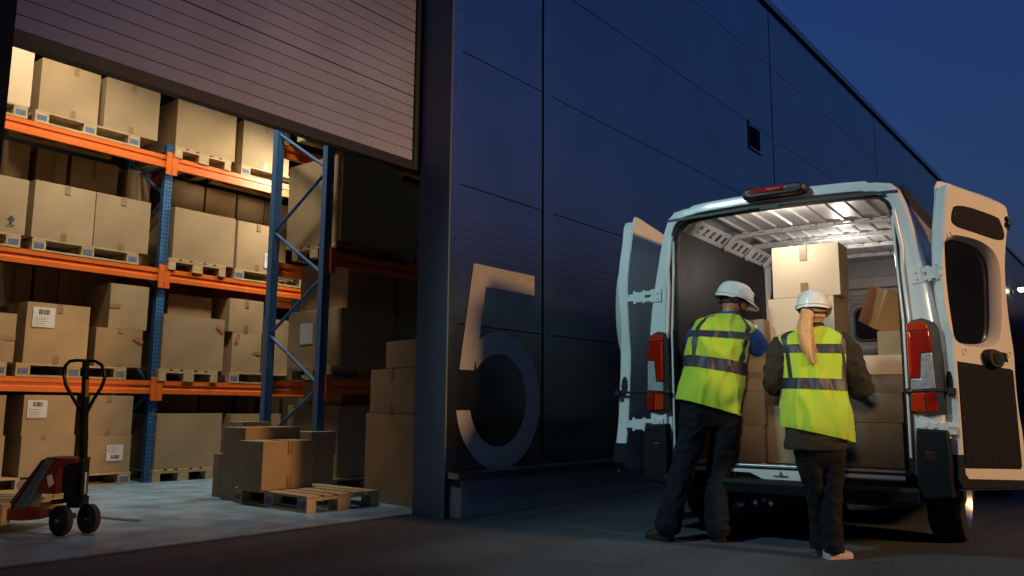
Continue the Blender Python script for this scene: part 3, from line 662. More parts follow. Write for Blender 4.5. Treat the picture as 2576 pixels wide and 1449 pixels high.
# orange frame: cover, slanting side plates, forks
m_ = MB(); poly = [jp(x, y, .0) for x, y in ((112, 1155), (118, 1152), (190, 1155), (188, 1166), (150, 1176), (143, 1200), (143, 1245), (112, 1244), (90, 1240))]
m_.prism(poly, (.0, .22, 0)); m_.build('cover_plate', M['jackred'], jk, bevel=.004)
m_ = MB(); poly = [jp(x, y, -.03) for x, y in ((104, 1158), (118, 1155), (38, 1268), (22, 1268))]; m_.prism(poly, (0, .30, 0)); m_.build('slanting_frame', M['jackred'], jk, bevel=.004)
m_ = MB(); poly = [jp(x, y, -.045) for x, y in ((112, 1158), (130, 1160), (58, 1284), (30, 1284))]; m_.prism(poly, (0, .02, 0)); m_.build('side_link', mat('blue_grey_steel', (.05, .10, .15), .5), jk, bevel=.003)
for dy in (-.06, .42):
    m_ = MB(); poly = [jp(x, y, dy) for x, y in ((-260, 1270), (60, 1283), (102, 1288), (102, 1308), (55, 1312), (-260, 1302))] if dy < 0 else [jp(x, y, dy) for x, y in ((-240, 1258), (60, 1262), (100, 1266), (100, 1280), (55, 1284), (-240, 1280))]
    m_.prism(poly, (0, .16, 0)); m_.build('fork', M['jackred'], jk, bevel=.006)
for x in (-260, -235):
    wheel(jp(x, 1315, .05), (0, 1, 0), .04, .07, 'fork_roller', jk)
m_ = MB(); poly = [jp(x, y, -.004) for x, y in ((117, 1200), (130, 1194), (136, 1218), (122, 1228))]; m_.face(poly); m_.build('maker_plate', M['paper'], jk)
jpal = jk.matrix_world
pq = JO+rh*(-.95)+fh*.28
pallet(pq.x, pq.y, .088, AZ-R(90)+R(0), 'pallet riding on the forks of the pallet jack')
# ------------------------------------------------------------------ van (local x = forward, y = left, z = up)
PH = R(3.5)
VO = Vector((5.77, 2.14, 0))
van = empty('delivery_van', VO, PH, 'white high-roof delivery van with both rear doors open beside the number 5', 'van')
def V(b, a, z): return Vector((b, a, z))
MV = Matrix.Translation(VO) @ Matrix.Rotation(PH, 4, 'Z')
def vloc(p): return MV.inverted() @ p
def onb(u, v, b=0):
    n = Vector((math.cos(PH), math.sin(PH), 0)); return vloc(onp(u, v, VO+n*b, n))
half = [(1.00, .40), (1.025, .70), (1.03, 1.00), (1.03, 1.30), (1.022, 1.50), (1.0, 1.70), (.965, 1.90), (.92, 2.12), (.875, 2.30), (.84, 2.40), (.79, 2.452), (.70, 2.472), (.655, 2.474), (.63, 2.492), (.50, 2.503), (.25, 2.512), (0, 2.516)]
inner = [(.79, .535), (.79, .70), (.79, 1.00), (.79, 1.30), (.79, 1.50), (.79, 1.70), (.787, 1.90), (.782, 2.12), (.77, 2.25), (.745, 2.315), (.70, 2.355), (.66, 2.365), (.62, 2.370), (.58, 2.374), (.50, 2.378), (.25, 2.385), (0, 2.387)]
def full(h): return [(a, z) for a, z in h]+[(-a, z) for a, z in h[-2::-1]]
HO, HI = full(half), full(inner)
def mixr(t, b, ins=0): # ring between outer and inner outline
    return [V(b, o[0]*(1-t)+i[0]*t-ins*(1 if o[0] > 0 else -1 if o[0] < 0 else 0), o[1]*(1-t)+i[1]*t) for o, i in zip(HO, HI)]
def scl(b, sa, z_top, nose=0):
    r_ = []
    for a, z in HO:
        k = min(1, max(0, (z-.4)/2.116)); r_.append(V(b, a*sa*(1-nose*k*.12), .36+(z_top-.36)*k))
    return r_
bm_ = MB()
rg = [mixr(.0, .10), mixr(.0, .045), mixr(.04, .018), mixr(.10, .003), mixr(.16, 0), mixr(.60, 0), mixr(.63, .003)]
bm_.rings(rg, closed=False)
side = [mixr(0, .10), mixr(0, .11, .004), mixr(0, 3.30), mixr(0, 4.0), scl(4.35, .985, 2.46), scl(4.65, .96, 2.25, .4), scl(4.95, .93, 1.75, .8), scl(5.25, .90, 1.42, .9), scl(5.75, .86, 1.18, .9), scl(5.95, .78, 1.0, .9)]
bm_.rings(side, closed=False)
body = bm_.build('body_shell', M['van'], van, smooth=32)
m_ = MB(); m_.rings([mixr(.63, .003), mixr(.65, .03), mixr(.80, .035)], closed=False); m_.build('door_aperture_flange', M['van'], van, smooth=30)
m_ = MB(); m_.rings([mixr(.80, .035), mixr(.80, .02), mixr(.93, .012), mixr(1.0, .03), mixr(1.0, .09), mixr(.80, .09)], closed=False); m_.build('rubber_seal', M['seal'], van, smooth=50)
# header gutter in the dark above the opening
m_ = MB(); m_.rings([[V(-.002, a*.93, 2.398-abs(a)*.03+dz) for a in [x/10 for x in range(-9, 10)]] for dz in (0, .022)], closed=False); m_.build('header_gutter', M['seal'], van)
# raised pressed ribs along the pillar inner edges
for s in (1, -1):
    m_ = MB(); m_.tube([V(-.004, s*.852, .95), V(-.006, s*.856, 1.50), V(-.006, s*.835, 1.86), V(-.004, s*.838, 2.0), V(-.002, s*.80, 2.26)], .014, 8); m_.build('pillar_pressing', M['van'], van, smooth=60)
    m_ = MB(); m_.tube([V(.004, s*.815, .62), V(.004, s*.818, 1.5), V(.004, s*.80, 1.9), V(.004, s*.79, 2.22)], .009, 8); m_.build('pillar_pressing', M['van'], van, smooth=60)
m_ = MB(); m_.box(-.012, .01, -.045, .105, 2.372, 2.398); m_.build('header_latch', M['seal'], van, bevel=.004)
# side panels' seams and lower dark cladding
for s in (1, -1):
    m_ = MB(); m_.box(.2, 3.9, s*1.028, s*1.045, .62, .78); m_.build('side_moulding', M['bumper'], van, bevel=.008)
    m_ = MB(); m_.tube([V(.9, s*1.034, .8), V(.9, s*1.034, 1.5), V(.9, s*.935, 2.1)], .006, 6); m_.build('panel_seam', M['seal'], van)
# cargo interior
m_ = MB(); m_.box(.04, 3.2, -.80, .80, .495, .528); m_.build('cargo_floor', M['ply'], van)
m_ = MB(); m_.box(.012, .062, -.775, .775, .516, .534); m_.build('load_sill', M['alu'], van, bevel=.006)
m_ = MB()
for i in range(110):
    a = -.76+i*.0140
    m_.ball((.024, a, .5395), (.0045, .004, .003), seg=6)
m_.build('sill_grip_studs', M['alu'], van)
m_ = MB(); prof = [(.775, .497), (.30, .497), (.24, .497), (.15, .455), (-.13, .455), (-.22, .497), (-.30, .497), (-.775, .497)]
top = [V(.0, a, .500) for a, z in prof]; 
vs = []
m_.rings([[V(.03, a, .502) for a, z in prof], [V(-.006, a, .502) for a, z in prof], [V(-.010, a, z-.018) for a, z in prof], [V(.01, a, z-.03) for a, z in prof]], closed=False)
m_.build('rear_crossmember', M['van'], van, smooth=30)
m_ = MB(); m_.tube([V(-.014, .02, .492), V(-.03, .02, .470), V(-.014, .02, .462)], .006, 8); m_.box(-.016, -.008, -.03, .07, .458, .466); m_.build('lock_striker', M['steel'], van)
def wallp(s):
    m_ = MB(); m_.box(.09, 3.1, s*.795, s*.815, .53, 2.335)
    o = m_.build('plywood_lining', M['ply'], van)
    m_ = MB()
    for b, z in ((.45, 2.02), (.7, 1.98), (.95, 1.95), (1.2, 1.92), (1.6, 1.88), (.5, 1.2), (.9, 1.15), (1.4, 1.1)): m_.ball((b, s*.793, z), (.006, .004, .006), seg=8)
    m_.build('lining_screw', M['screw'], o)
    # perforated rail under the roof
    m_ = MB(); n = 22; b0, b1 = .10, 3.1; st = (b1-b0)/n
    def Q(b, t): return V(b, s*(.80-.11*t), 2.335+.10*t)
    for i in range(n):
        x = b0+i*st
        for (ua, ub) in ((0, .28), (.28, .72), (.72, 1)):
            for (ta, tb) in ((0, .28), (.28, .75), (.75, 1)):
                if ua == .28 and ta == .28:
                    a_, b_, c_, d_ = Q(x+ua*st, ta), Q(x+ub*st, ta), Q(x+ub*st, tb), Q(x+ua*st, tb); up_ = Vector((0, s*.03, .03))
                    continue
                m_.face([Q(x+ua*st, ta), Q(x+ub*st, ta), Q(x+ub*st, tb), Q(x+ua*st, tb)])
    bmesh.ops.remove_doubles(m_.b, verts=m_.b.verts, dist=.0003)
    m_.build('perforated_roof_rail', M['vanin'], van)
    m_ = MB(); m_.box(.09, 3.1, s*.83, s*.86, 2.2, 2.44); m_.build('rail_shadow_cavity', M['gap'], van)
wallp(1); wallp(-1)
m_ = MB(); prof = []
a = -.69
while a < .69: prof += [(a, 2.462), (a+.012, 2.450), (a+.035, 2.450), (a+.047, 2.462)]; a += .138
m_.rings([[V(b, a, z) for a, z in prof] for b in (.10, 3.1)], closed=False); m_.build('roof_inner_skin', M['vanin'], van)
for b in (.30, 1.10, 1.64, 2.17, 2.7):
    m_ = MB(); path = [(.775, 2.315), (.74, 2.335), (.705, 2.385), (.66, 2.413), (.4, 2.424), (0, 2.428)]; path = path+[(-a, z) for a, z in path[-2::-1]]
    if b < .5: path = [(a, z+.02) for a, z in path]
    w_ = .028
    m_.rings([[V(b+db, a, z+dz) for a, z in path] for db, dz in ((-.045, .03), (-w_, .0), (w_, .0), (.045, .03))], closed=False)
    rbz = m_.build('roof_rib', M['vanin'], van, smooth=40)
    for i in range(9):
        a = -.56+i*.14; m_ = MB(); m_.box(b-.085, b-.045, a-.03, a+.03, 2.436, 2.447); m_.build('rib_tab', M['vanin'], rbz)
for s in (1, -1):
    m_ = MB(); m_.prism([V(2.2, s*.79, 2.34), V(2.34, s*.79, 2.34), V(2.33, s*.79, 2.10), V(2.27, s*.79, 1.98), V(2.25, s*.79, 1.66), V(2.23, s*.79, 1.66), V(2.22, s*.79, 2.0)], (0, -s*.03, 0)); m_.build('inner_side_post', M['vanin'], van, bevel=.006)
m_ = MB(); m_.box(3.1, 3.14, -.86, .86, .53, 2.5); bh = m_.build('bulkhead', M['bulkhead'], van)
m_ = MB(); m_.box(3.03, 3.1, -.80, .80, 2.16, 2.28); m_.box(3.06, 3.1, -.8, .8, 2.05, 2.08); m_.build('bulkhead_beam', M['bulkhead'], bh, bevel=.01)
wc = (onb(2152, 772, 3.09)+onb(2215, 860, 3.09))/2
def rrect(cy, cz, w, h, r_, x, n=6):
    pts = []
    for (sx, sz, a0) in ((1, 1, 0), (-1, 1, 90), (-1, -1, 180), (1, -1, 270)):
        for i in range(n+1):
            an = R(a0+90*i/n); pts.append(V(x, cy+sx*(w/2-r_)+r_*math.cos(an), cz+sz*(h/2-r_)+r_*math.sin(an)))
    return pts
for i, da in enumerate((0, -.42)):
    m_ = MB(); m_.rings([rrect(wc.y+da, wc.z, .50, .62, .08, 3.098), rrect(wc.y+da, wc.z, .46, .58, .08, 3.075), rrect(wc.y+da, wc.z, .36, .44, .09, 3.078), rrect(wc.y+da, wc.z, .32, .40, .08, 3.094)]); m_.build('bulkhead_pressing', M['bulkhead'], bh, smooth=60) if i == 0 else m_.b.free()
m_ = MB(); m_.rings([rrect(wc.y, wc.z, .28, .36, .08, 3.095), rrect(wc.y, wc.z, .27, .35, .08, 3.072), rrect(wc.y, wc.z, .23, .31, .07, 3.075)]); m_.build('window_seal', M['seal'], bh, smooth=50)
m_ = MB(); m_.face(rrect(wc.y, wc.z, .24, .32, .07, 3.082)); m_.build('bulkhead_window', M['glass'], bh)
# bumper, underside
def bump(s):
    m_ = MB(); pts = [(1.05, .38), (1.055, .60), (1.04, .80), (.86, .81), (.85, .60), (.85, .45), (.88, .36)]
    m_.rings([[V(b, s*(a*(1-k)+.93*k), z*(1-k)+.62*k) for a, z in pts] for b, k in ((.36, 0), (-.03, 0), (-.055, .05))], cap1=True); m_.build('bumper_corner', M['bumper'], van, smooth=35, bevel=.008)
    m_ = MB(); m_.box(-.060, -.05, s*.905, s*.965, .60, .665); m_.build('rear_reflector', M['reflector'], van, bevel=.004)
bump(1); bump(-1)
m_ = MB(); m_.rings([[V(b, a, z) for b, z in ((.02, .435), (-.085, .435), (-.10, .41), (-.09, .345), (-.04, .31), (.02, .31))] for a in (-.86, -.5, 0, .5, .86)], cap0=True, cap1=True); m_.build('bumper_step', M['bumper'], van, smooth=35)
m_ = MB(); m_.box(.0, 5.6, -.45, -.35, .34, .48); m_.box(.0, 5.6, .35, .45, .34, .48); m_.box(.1, 5.8, -.92, .92, .46, .494); m_.box(.03, .10, -.75, .75, .34, .48); m_.build('chassis', M['gap'], van)
m_ = MB(); m_.tube([V(.93, -.9, .33), V(.93, .9, .33)], .055, 12); m_.build('rear_axle', M['darksteel'], van, smooth=40)
for a in (.205, .095):
    m_ = MB(); m_.box(-.01, .07, a-.016, a+.016, .25, .35); m_.tube([V(-.014, a, .275), V(.05, a, .275)], .02, 12); o = m_.build('towing_lug', M['darksteel'], van, smooth=40)
    m_ = MB(); m_.tube([V(-.020, a, .275), V(-.014, a, .275)], .014, 12); m_.build('bolt_end', M['alu'], o, smooth=40)
m_ = MB(); m_.tube([V(-.0, .33, .28), V(.35, .33, .28)], .05, 14); m_.build('spare_carrier', M['darksteel'], van, smooth=40)
m_ = MB(); m_.tube([V(.05, -.42, .29), V(.35, -.52, .29), V(.6, -.5, .29)], [.03, .055, .07], 12); m_.build('exhaust', M['steel'], van, smooth=40)
for b in (.93, 4.95):
    for s in (1, -1):
        c = V(b, s*.905, .345); w_ = .235; prof = [(-w_/2, .24), (-w_/2, .30), (-w_/2+.02, .335), (-w_/2+.05, .345)]
        for g_ in (-.05, 0, .05): prof += [(g_-.008, .345), (g_-.005, .337), (g_+.005, .337), (g_+.008, .345)]
        prof += [(w_/2-.05, .345), (w_/2-.02, .335), (w_/2, .30), (w_/2, .24)]
        prof.sort(key=lambda p: p[0]) if 0 else None
        m_ = MB(); m_.rings([[c+Vector((rr*math.cos(k*math.pi/24), a, rr*math.sin(k*math.pi/24))) for k in range(48)] for a, rr in prof]); m_.rings([[c+Vector((.24*math.cos(k*math.pi/24), a, .24*math.sin(k*math.pi/24))) for k in range(48)] for a in (-w_/2, w_/2)])
        ty = m_.build('tyre', M['rubber'], van, smooth=40)
        m_ = MB(); m_.rings([[c+Vector((rr*math.cos(k*math.pi/24), s*a, rr*math.sin(k*math.pi/24))) for k in range(48)] for a, rr in ((.117, .242), (.10, .225), (.06, .20), (.075, .13), (.10, .07), (.105, .0001))]); rm = m_.build('rim', M['steel'], ty, smooth=50)
        m_ = MB()
        for k in range(10): an = k*math.pi/5; m_.tube([c+Vector((.16*math.cos(an), s*.055, .16*math.sin(an))), c+Vector((.16*math.cos(an), s*.076, .16*math.sin(an)))], .018, 10)
        m_.build('rim_hole', M['gap'], rm)
m_ = MB(); m_.box(1.5, 2.9, -.90, -.30, .20, .47); m_.build('tank_light_block', M['gap'], van, bevel=.04)  # block added to stop street light passing under the van
m_ = MB(); m_.tube([V(.72, .1, .24), V(.72, .1, .44)], .30, 28); m_.build('wheel_light_block', M['rubber'], van, smooth=40, bevel=.03)  # disc added below the rear floor to block light under the van
m_ = MB(); m_.box(1.4, 4.4, -.96, -.90, .26, .47); m_.build('skirt_light_block', M['bumper'], van, bevel=.01)  # skirt added on the lamp side to keep light out underneath
# front: windscreen, mirrors, head lamps
m_ = MB(); m_.face([V(4.70, -.80, 2.10), V(4.70, .80, 2.10), V(5.27, .86, 1.42), V(5.27, -.86, 1.42)]); m_.build('windscreen', M['glass'], van)
for s in (1, -1):
    m_ = MB(); m_.prism([V(4.35, s*.99, 1.45), V(5.0, s*.95, 1.45), V(4.72, s*.93, 2.0), V(4.35, s*.95, 2.0)], (0, s*.012, 0)); m_.build('side_window', M['glass'], van)
    m_ = MB(); m_.box(4.72, 4.92, s*1.08, s*1.28, 1.42, 1.80); m_.box(4.78, 4.86, s*.93, s*1.10, 1.5, 1.56); m_.build('wing_mirror', M['black'], van, bevel=.03)
    m_ = MB(); m_.box(5.62, 5.86, s*.62, s*.84, .84, 1.04); m_.build('headlight', M['clear'], van, bevel=.03)
m_ = MB(); m_.box(5.80, 6.02, -.85, .85, .36, .72); m_.build('front_bumper', M['bumper'], van, bevel=.05)
# third brake light
m_ = MB(); m_.rings([[V(b, -.02+sa*a, 2.487+z*k) for a, z in [(.225, -.03), (.235, 0), (.225, .032), (.19, .042), (-.19, .042), (-.225, .032), (-.235, 0), (-.225, -.03), (-.19, -.042), (.19, -.042)]] for b, sa, k in ((.12, 1.02, .6), (-.02, 1.0, 1), (-.075, .97, .95), (-.095, .88, .72))], cap0=True, cap1=True)
hb = m_.build('high_brake_light', M['black'], van, smooth=50, bevel=.006)
m_ = MB(); m_.rings([rrect(.02, 2.497, .26, .042, .020, -.096), rrect(.02, 2.497, .25, .034, .016, -.104)], cap1=True); m_.build('red_lens', M['red'], hb, smooth=60)
m_ = MB(); m_.rings([rrect(-.03, 2.497, .10, .006, .0028, -.106), rrect(-.03, 2.497, .10, .006, .0028, -.107)], cap1=True); m_.build('lens_bar', M['clear'], hb)
# tail lights : outline in (a,z), wraps the corner
def tail(s):
    t0 = [(.835, .915), (.832, 1.10), (.838, 1.30), (.842, 1.44), (.855, 1.50), (.93, 1.515), (1.0, 1.49), (1.018, 1.45), (1.03, 1.25), (1.034, 1.05), (1.028, .90), (.93, .885)]
    def grow(k, b, wrap=0): 
        cx, cz = .935, 1.2; return [V(b+(wrap if a > .98 else 0), s*(cx+(a-cx)*k), cz+(z-cz)*(1-(1-k)*.3)) for a, z in t0]
    m_ = MB(); m_.rings([grow(1.03, .02, .06), grow(1.02, -.012, .03), grow(.96, -.022, .012)], cap0=True, cap1=True); h_ = m_.build('tail_light', M['black'], van, smooth=40)
    def lens(poly, mt, nm, b=-.0235, d=-.012):
        p0 = [V(b+(.010 if a > .985 else 0), s*a, z) for a, z in poly]
        cx = sum(a for a, z in poly)/len(poly); cz = sum(z for a, z in poly)/len(poly)
        p1 = [V(b+d+(.012 if a > .985 else 0), s*(cx+(a-cx)*.92), cz+(z-cz)*.97) for a, z in poly]
        m_ = MB(); m_.rings([p0, p1], cap1=True); m_.build(nm, mt, h_, smooth=30, bevel=.003)
    sh = .035 if s > 0 else -.004
    S = lambda pl: [(a+sh, z) for a, z in pl]
    lens(S([(.842, 1.438), (.842, 1.485), (.93, 1.497), (.962, 1.475), (.972, 1.44)]), M['amber'], 'red_lens')  # orange gleam of the top edge, put into the lens colour
    lens(S([(.840, 1.13), (.840, 1.432), (.975, 1.434), (.985, 1.30), (.918, 1.292), (.905, 1.13)]), M['red'], 'red_lens')
    lens(S([(.846, 1.42), (.846, 1.15), (.862, 1.15), (.862, 1.42)]), M['amber'], 'inner_lens_column', b=-.038, d=-.003)
    lens(S([(.846, 1.052), (.850, 1.124), (.908, 1.124), (.922, 1.286), (.984, 1.290), (.990, 1.06)]), M['clear'], 'clear_lens')
    lens(S([(.846, .915), (.846, 1.034), (.925, 1.038), (.932, .912)]), M['amber'], 'orange_lens')
    lens(S([(.937, .912), (.931, 1.038), (.990, 1.045), (.995, .915)]), M['red'], 'red_lens')
tail(1); tail(-1)
# cable of the lamp-side strap : check straps
def strap(p, q):
    m_ = MB(); m_.tube([p, p+(q-p)*.5+Vector((0, 0, .004)), q], .010, 8); d_ = (q-p).normalized()
    m_.ball(p, .022, seg=10); m_.box(-.03, .03, -.02, .02, -.02, .02, T=Matrix.Translation(q)); m_.build('door_check_strap', M['black'], van, smooth=50)
def hinge(p, q, w=.042):
    """cast hinge arm from the pillar to the door edge"""
    d_ = q-p; L_ = d_.length; T = Matrix.Translation(p) @ d_.to_track_quat('X', 'Z').to_matrix().to_4x4()
    m_ = MB(); m_.box(-.05, .10*L_+.02, -.008, .008, -w*1.2, w*1.2, T=T); m_.box(.05*L_, .42*L_, -.012, .012, w*.25, w, T=T); m_.box(.05*L_, .42*L_, -.012, .012, -w, -w*.25, T=T)
    m_.box(.35*L_, .70*L_, -.014, .012, -w*.95, w*.95, T=T); m_.box(.66*L_, 1.0*L_, -.010, .010, -w*.7, w*.7, T=T)
    for f in (.1, .40, .72): m_.tube([T @ Vector((f*L_, 0, -w*1.25)), T @ Vector((f*L_, 0, w*1.25))], .014, 10)
    for f in (-.02, .9*L_):
        for z in (-.022, .022): m_.tube([T @ Vector((f, -.018, z)), T @ Vector((f, .018, z))], .009, 8)
    m_.build('door_hinge', M['van'], van, bevel=.004)
# ---- right door, swung about 240 degrees round
dl = R(62); P0 = V(.08, -1.13, 0); DD = Vector((math.sin(dl), -math.cos(dl), 0)); NI = Vector((-math.cos(dl), -math.sin(dl), 0))
def DR(w, z, t=0): return P0+DD*w-NI*t+Vector((0, 0, z))
def interp(pts, n):
    out_ = []
    for i in range(len(pts)-1):
        for k in range(n): out_.append(tuple(pts[i][j]*(1-k/n)+pts[i+1][j]*k/n for j in range(len(pts[0]))))
    return out_+[pts[-1]]
def smoothp(poly, it=2):
    for _ in range(it):
        q_ = []
        for i in range(len(poly)):
            a_, b_ = poly[i], poly[(i+1) % len(poly)]
            q_ += [tuple(a_[j]*.75+b_[j]*.25 for j in (0, 1)), tuple(a_[j]*.25+b_[j]*.75 for j in (0, 1))]
        poly = q_
    return poly
outl = [(-.02, 2.40), (.06, 2.408), (.35, 2.375), (.60, 2.345), (.632, 2.30), (.615, 2.20), (.56, 2.0), (.538, 1.85), (.536, 1.60), (.552, 1.44), (.572, 1.30), (.562, 1.12), (.572, .90), (.598, .76), (.60, .56), (.60, .43), (.30, .44), (-.07, .45), (-.105, .50), (-.085, .63), (-.062, .80), (-.064, 1.0), (-.07, 1.3), (-.062, 1.36), (-.085, 1.53), (-.104, 1.71), (-.105, 1.9), (-.092, 2.07), (-.05, 2.26)]
outs = smoothp(outl, 1)
def off(poly, d_):
    cx, cz = .24, 1.42
    return [(cx+(a-cx)*(1-d_/.34), cz+(z-cz)*(1-d_/1.0)) for a, z in poly]
winp = smoothp([(.02, 2.045), (-.055, 1.98), (-.08, 1.72), (-.06, 1.50), (0, 1.365), (.20, 1.352), (.35, 1.375), (.40, 1.47), (.42, 1.70), (.432, 1.88), (.39, 1.98), (.28, 2.03), (.15, 2.045)], 2)
def grow2(poly, k, kz=None, c=(.18, 1.70)): return [(c[0]+(a-c[0])*k, c[1]+(z-c[1])*(kz or k)) for a, z in poly]
# inner pan with the window cut out
def cutface(mb, outer, hole, fn):
    b = mb.b; vo = [b.verts.new(fn(*p)) for p in outer]; vh = [b.verts.new(fn(*p)) for p in hole]
    es = [b.edges.new((vs_[i], vs_[(i+1) % len(vs_)])) for vs_ in (vo, vh) for i in range(len(vs_))]
    bmesh.ops.triangle_fill(b, use_beauty=True, use_dissolve=False, edges=es)
def make_door(F, right=True):
    nm = 'rear_door'
    m_ = MB(); rec = grow2(winp, 1.22, 1.06)
    cutface(m_, off(outs, .012), rec, lambda a, z: F(a, z, 0))
    m_.rings([[F(a, z, 0) for a, z in rec], [F(a, z, .012) for a, z in grow2(winp, 1.15, 1.045)], [F(a, z, .045) for a, z in grow2(winp, 1.02, 1.01)], [F(a, z, .055) for a, z in winp]])
    ip = m_.build('door_inner_panel', M['door_in'], van, smooth=35)
    m_ = MB(); m_.rings([[F(a, z, 0) for a, z in off(outs, .012)], [F(a, z, .010) for a, z in outs], [F(a, z, .075) for a, z in outs]])
    m_.build('door_edge', M['van'], ip, smooth=40)
    skin = [(a+(.035 if a > .4 else -.0), z+(.04 if z > 2.3 else -.0)) for a, z in outs]
    m_ = MB(); m_.rings([[F(a, z, .0751) for a, z in off(outs, .01)], [F(a, z, .077) for a, z in skin], [F(a, z, .083) for a, z in skin]], cap1=False)
    fs_ = lambda a, z: F(a, z, .083+.012*math.sin(max(0, min(1, (z-.4)/2))*math.pi))
    if right: cutface(m_, skin, grow2(winp, 1.0), fs_)
    else: m_.face([F(a, z, .0832) for a, z in skin])
    m_.build('door_outer_skin', M['van'], ip, smooth=35)
    m_ = MB(); m_.face([F(a, z, .060) for a, z in grow2(winp, 1.03)]); m_.build('door_window', M['glass'], ip)
    m_ = MB(); up_ = smoothp([(.05, 2.285), (.0, 2.20), (0, 2.125), (.25, 2.10), (.53, 2.065), (.56, 2.12), (.52, 2.21), (.49, 2.24)], 2)
    m_.rings([[F(a, z, -.001) for a, z in up_], [F(a, z, -.006) for a, z in grow2(up_, .99, .985, (.27, 2.18))]], cap1=True); c1 = m_.build('upper_cover', M['trim'], ip)
    m_ = MB(); lo_ = [(-.042, 1.235), (-.04, .577), (-.03, .565), (.53, .545), (.545, .56), (.53, 1.19), (.51, 1.20)]
    m_.rings([[F(a, z, -.001) for a, z in lo_], [F(a, z, -.006) for a, z in grow2(lo_, .985, .99, (.25, .9))]], cap1=True); c2 = m_.build('lower_lining', M['trim'], ip)
    m_ = MB()
    for a, z in ((.02, 1.205), (.44, 1.175), (-.02, .88), (.515, .86), (.05, .60), (.25, .59), (.47, .58), (.03, 2.20), (.30, 2.245), (.30, 2.105), (.53, 2.12)): m_.ball(F(a, z, -.008), .0065, seg=8)
    m_.build('lining_screw', M['screw'], c2)
    m_ = MB()
    for a, z in ((-.035, 2.06), (.035, 1.30), (.50, 1.30)):
        m_.rings([[F(a+.024*math.cos(k*math.pi/8), z+.024*math.sin(k*math.pi/8), -.001) for k in range(16)], [F(a+.018*math.cos(k*math.pi/8), z+.018*math.sin(k*math.pi/8), -.006) for k in range(16)], [F(a+.010*math.cos(k*math.pi/8), z+.010*math.sin(k*math.pi/8), .004) for k in range(16)]])
    m_.build('hole_pressing', M['door_in'], ip, smooth=60)
    m_ = MB(); m_.face([F(a, z, -.0015) for a, z in ((.395, 1.312), (.47, 1.305), (.49, 1.245), (.42, 1.245))]); m_.build('latch_opening', M['trim'], ip)
    hd_ = smoothp([(.20, 1.325), (.375, 1.318), (.39, 1.20), (.24, 1.20)], 2)
    m_ = MB(); m_.rings([[F(a, z, 0) for a, z in hd_], [F(a, z, -.035) for a, z in hd_], [F(a, z, -.045) for a, z in grow2(hd_, .9, .9, (.30, 1.26))]], cap1=True); hn = m_.build('door_handle', M['black'], ip, smooth=40)
    m_ = MB(); hq = smoothp([(.26, 1.30), (.345, 1.295), (.35, 1.225), (.275, 1.225)], 1); m_.rings([[F(a, z, -.046) for a, z in hq], [F(a, z, -.052) for a, z in grow2(hq, .9, .9, (.305, 1.26))]], cap1=True); m_.build('handle_grip', M['bumper'], hn)
    m_ = MB(); m_.rings([[F(a, z, t_) for a, z, t_ in ((-.085, .64, -.003), (-.05, .64, -.003), (-.04, .52, -.003), (.0, .478, -.003), (.55, .45, -.003), (.60, .41, -.003), (.60, .40, .08), (-.09, .42, .085), (-.115, .5, .085), (-.095, .64, .03))]], cap1=True) if 0 else None
    m_.face([F(*p) for p in ((-.092, .65, -.004), (-.048, .65, -.004), (-.038, .53, -.004), (-.01, .500, -.004), (.585, .472, -.004), (.602, .425, -.004), (-.072, .445, -.004), (-.108, .50, -.004))])
    m_.face([F(*p) for p in ((-.092, .65, -.004), (-.108, .50, -.004), (-.118, .50, .09), (-.100, .65, .09))]); m_.face([F(*p) for p in ((-.108, .50, -.004), (-.072, .445, -.004), (-.08, .44, .09), (-.118, .50, .09))])
    m_.build('bottom_guard', M['bumper'], ip)
    m_ = MB(); m_.tube([F(-.07, .438, .03), F(.60, .418, .03)], .010, 8); m_.build('bottom_rail', M['alu'], ip, smooth=50)
    m_ = MB(); m_.ball(F(.592, 2.235, -.004), .018, seg=12); m_.ball(F(.592, 2.195, -.006), .022, seg=10); m_.ball(F(.602, 2.165, -.004), .010, seg=8); m_.build('top_latch', M['black'], ip)
    m_ = MB(); el_ = [(.0, .045+.0), ]
    # dark oval hole in the hinge-side edge
    m_.rings([[F(-.066-.004, 1.10+.075*math.sin(k*math.pi/10)*(1), .042+.024*math.cos(k*math.pi/10)) for k in range(20)], [F(-.066-.006, 1.10+.075*math.sin(k*math.pi/10), .042+.024*math.cos(k*math.pi/10)) for k in range(20)]], cap1=True)
    m_.build('edge_grommet', M['seal'], ip)
    return ip
make_door(DR)
hinge(V(.0, -.93, 1.80), DR(-.085, 1.82, .02)+Vector((-.01, .0, 0))); hinge(V(-.01, -.93, .80), DR(-.06, .80, .02)+Vector((-.02, .0, 0)))
strap(V(-.03, -.83, 1.045), DR(-.075, 1.045, .02)+Vector((-.03, 0, 0)))
# ---- left door, folded back along the side : its outer skin faces the van
LP = V(.10, 1.30, 0)
def DL(w, z, t=0):   # inner face looks away from the van (+y), outer skin towards it
    lean = -.06*max(0, (1.25-z))/.8*-1
    return LP+Vector((w+.03, -t*1.15+lean*.9-(.045*max(0, z-1.9)), 0))+Vector((0, 0, z+.045*(z > 2.3)))
make_door(DL, False)
hinge(V(.0, .945, 1.80), V(.04, 1.22, 1.80)); hinge(V(-.0, .95, .80), V(.04, 1.25, .80))
strap(V(-.03, .84, 1.045), V(.03, 1.30, 1.045))
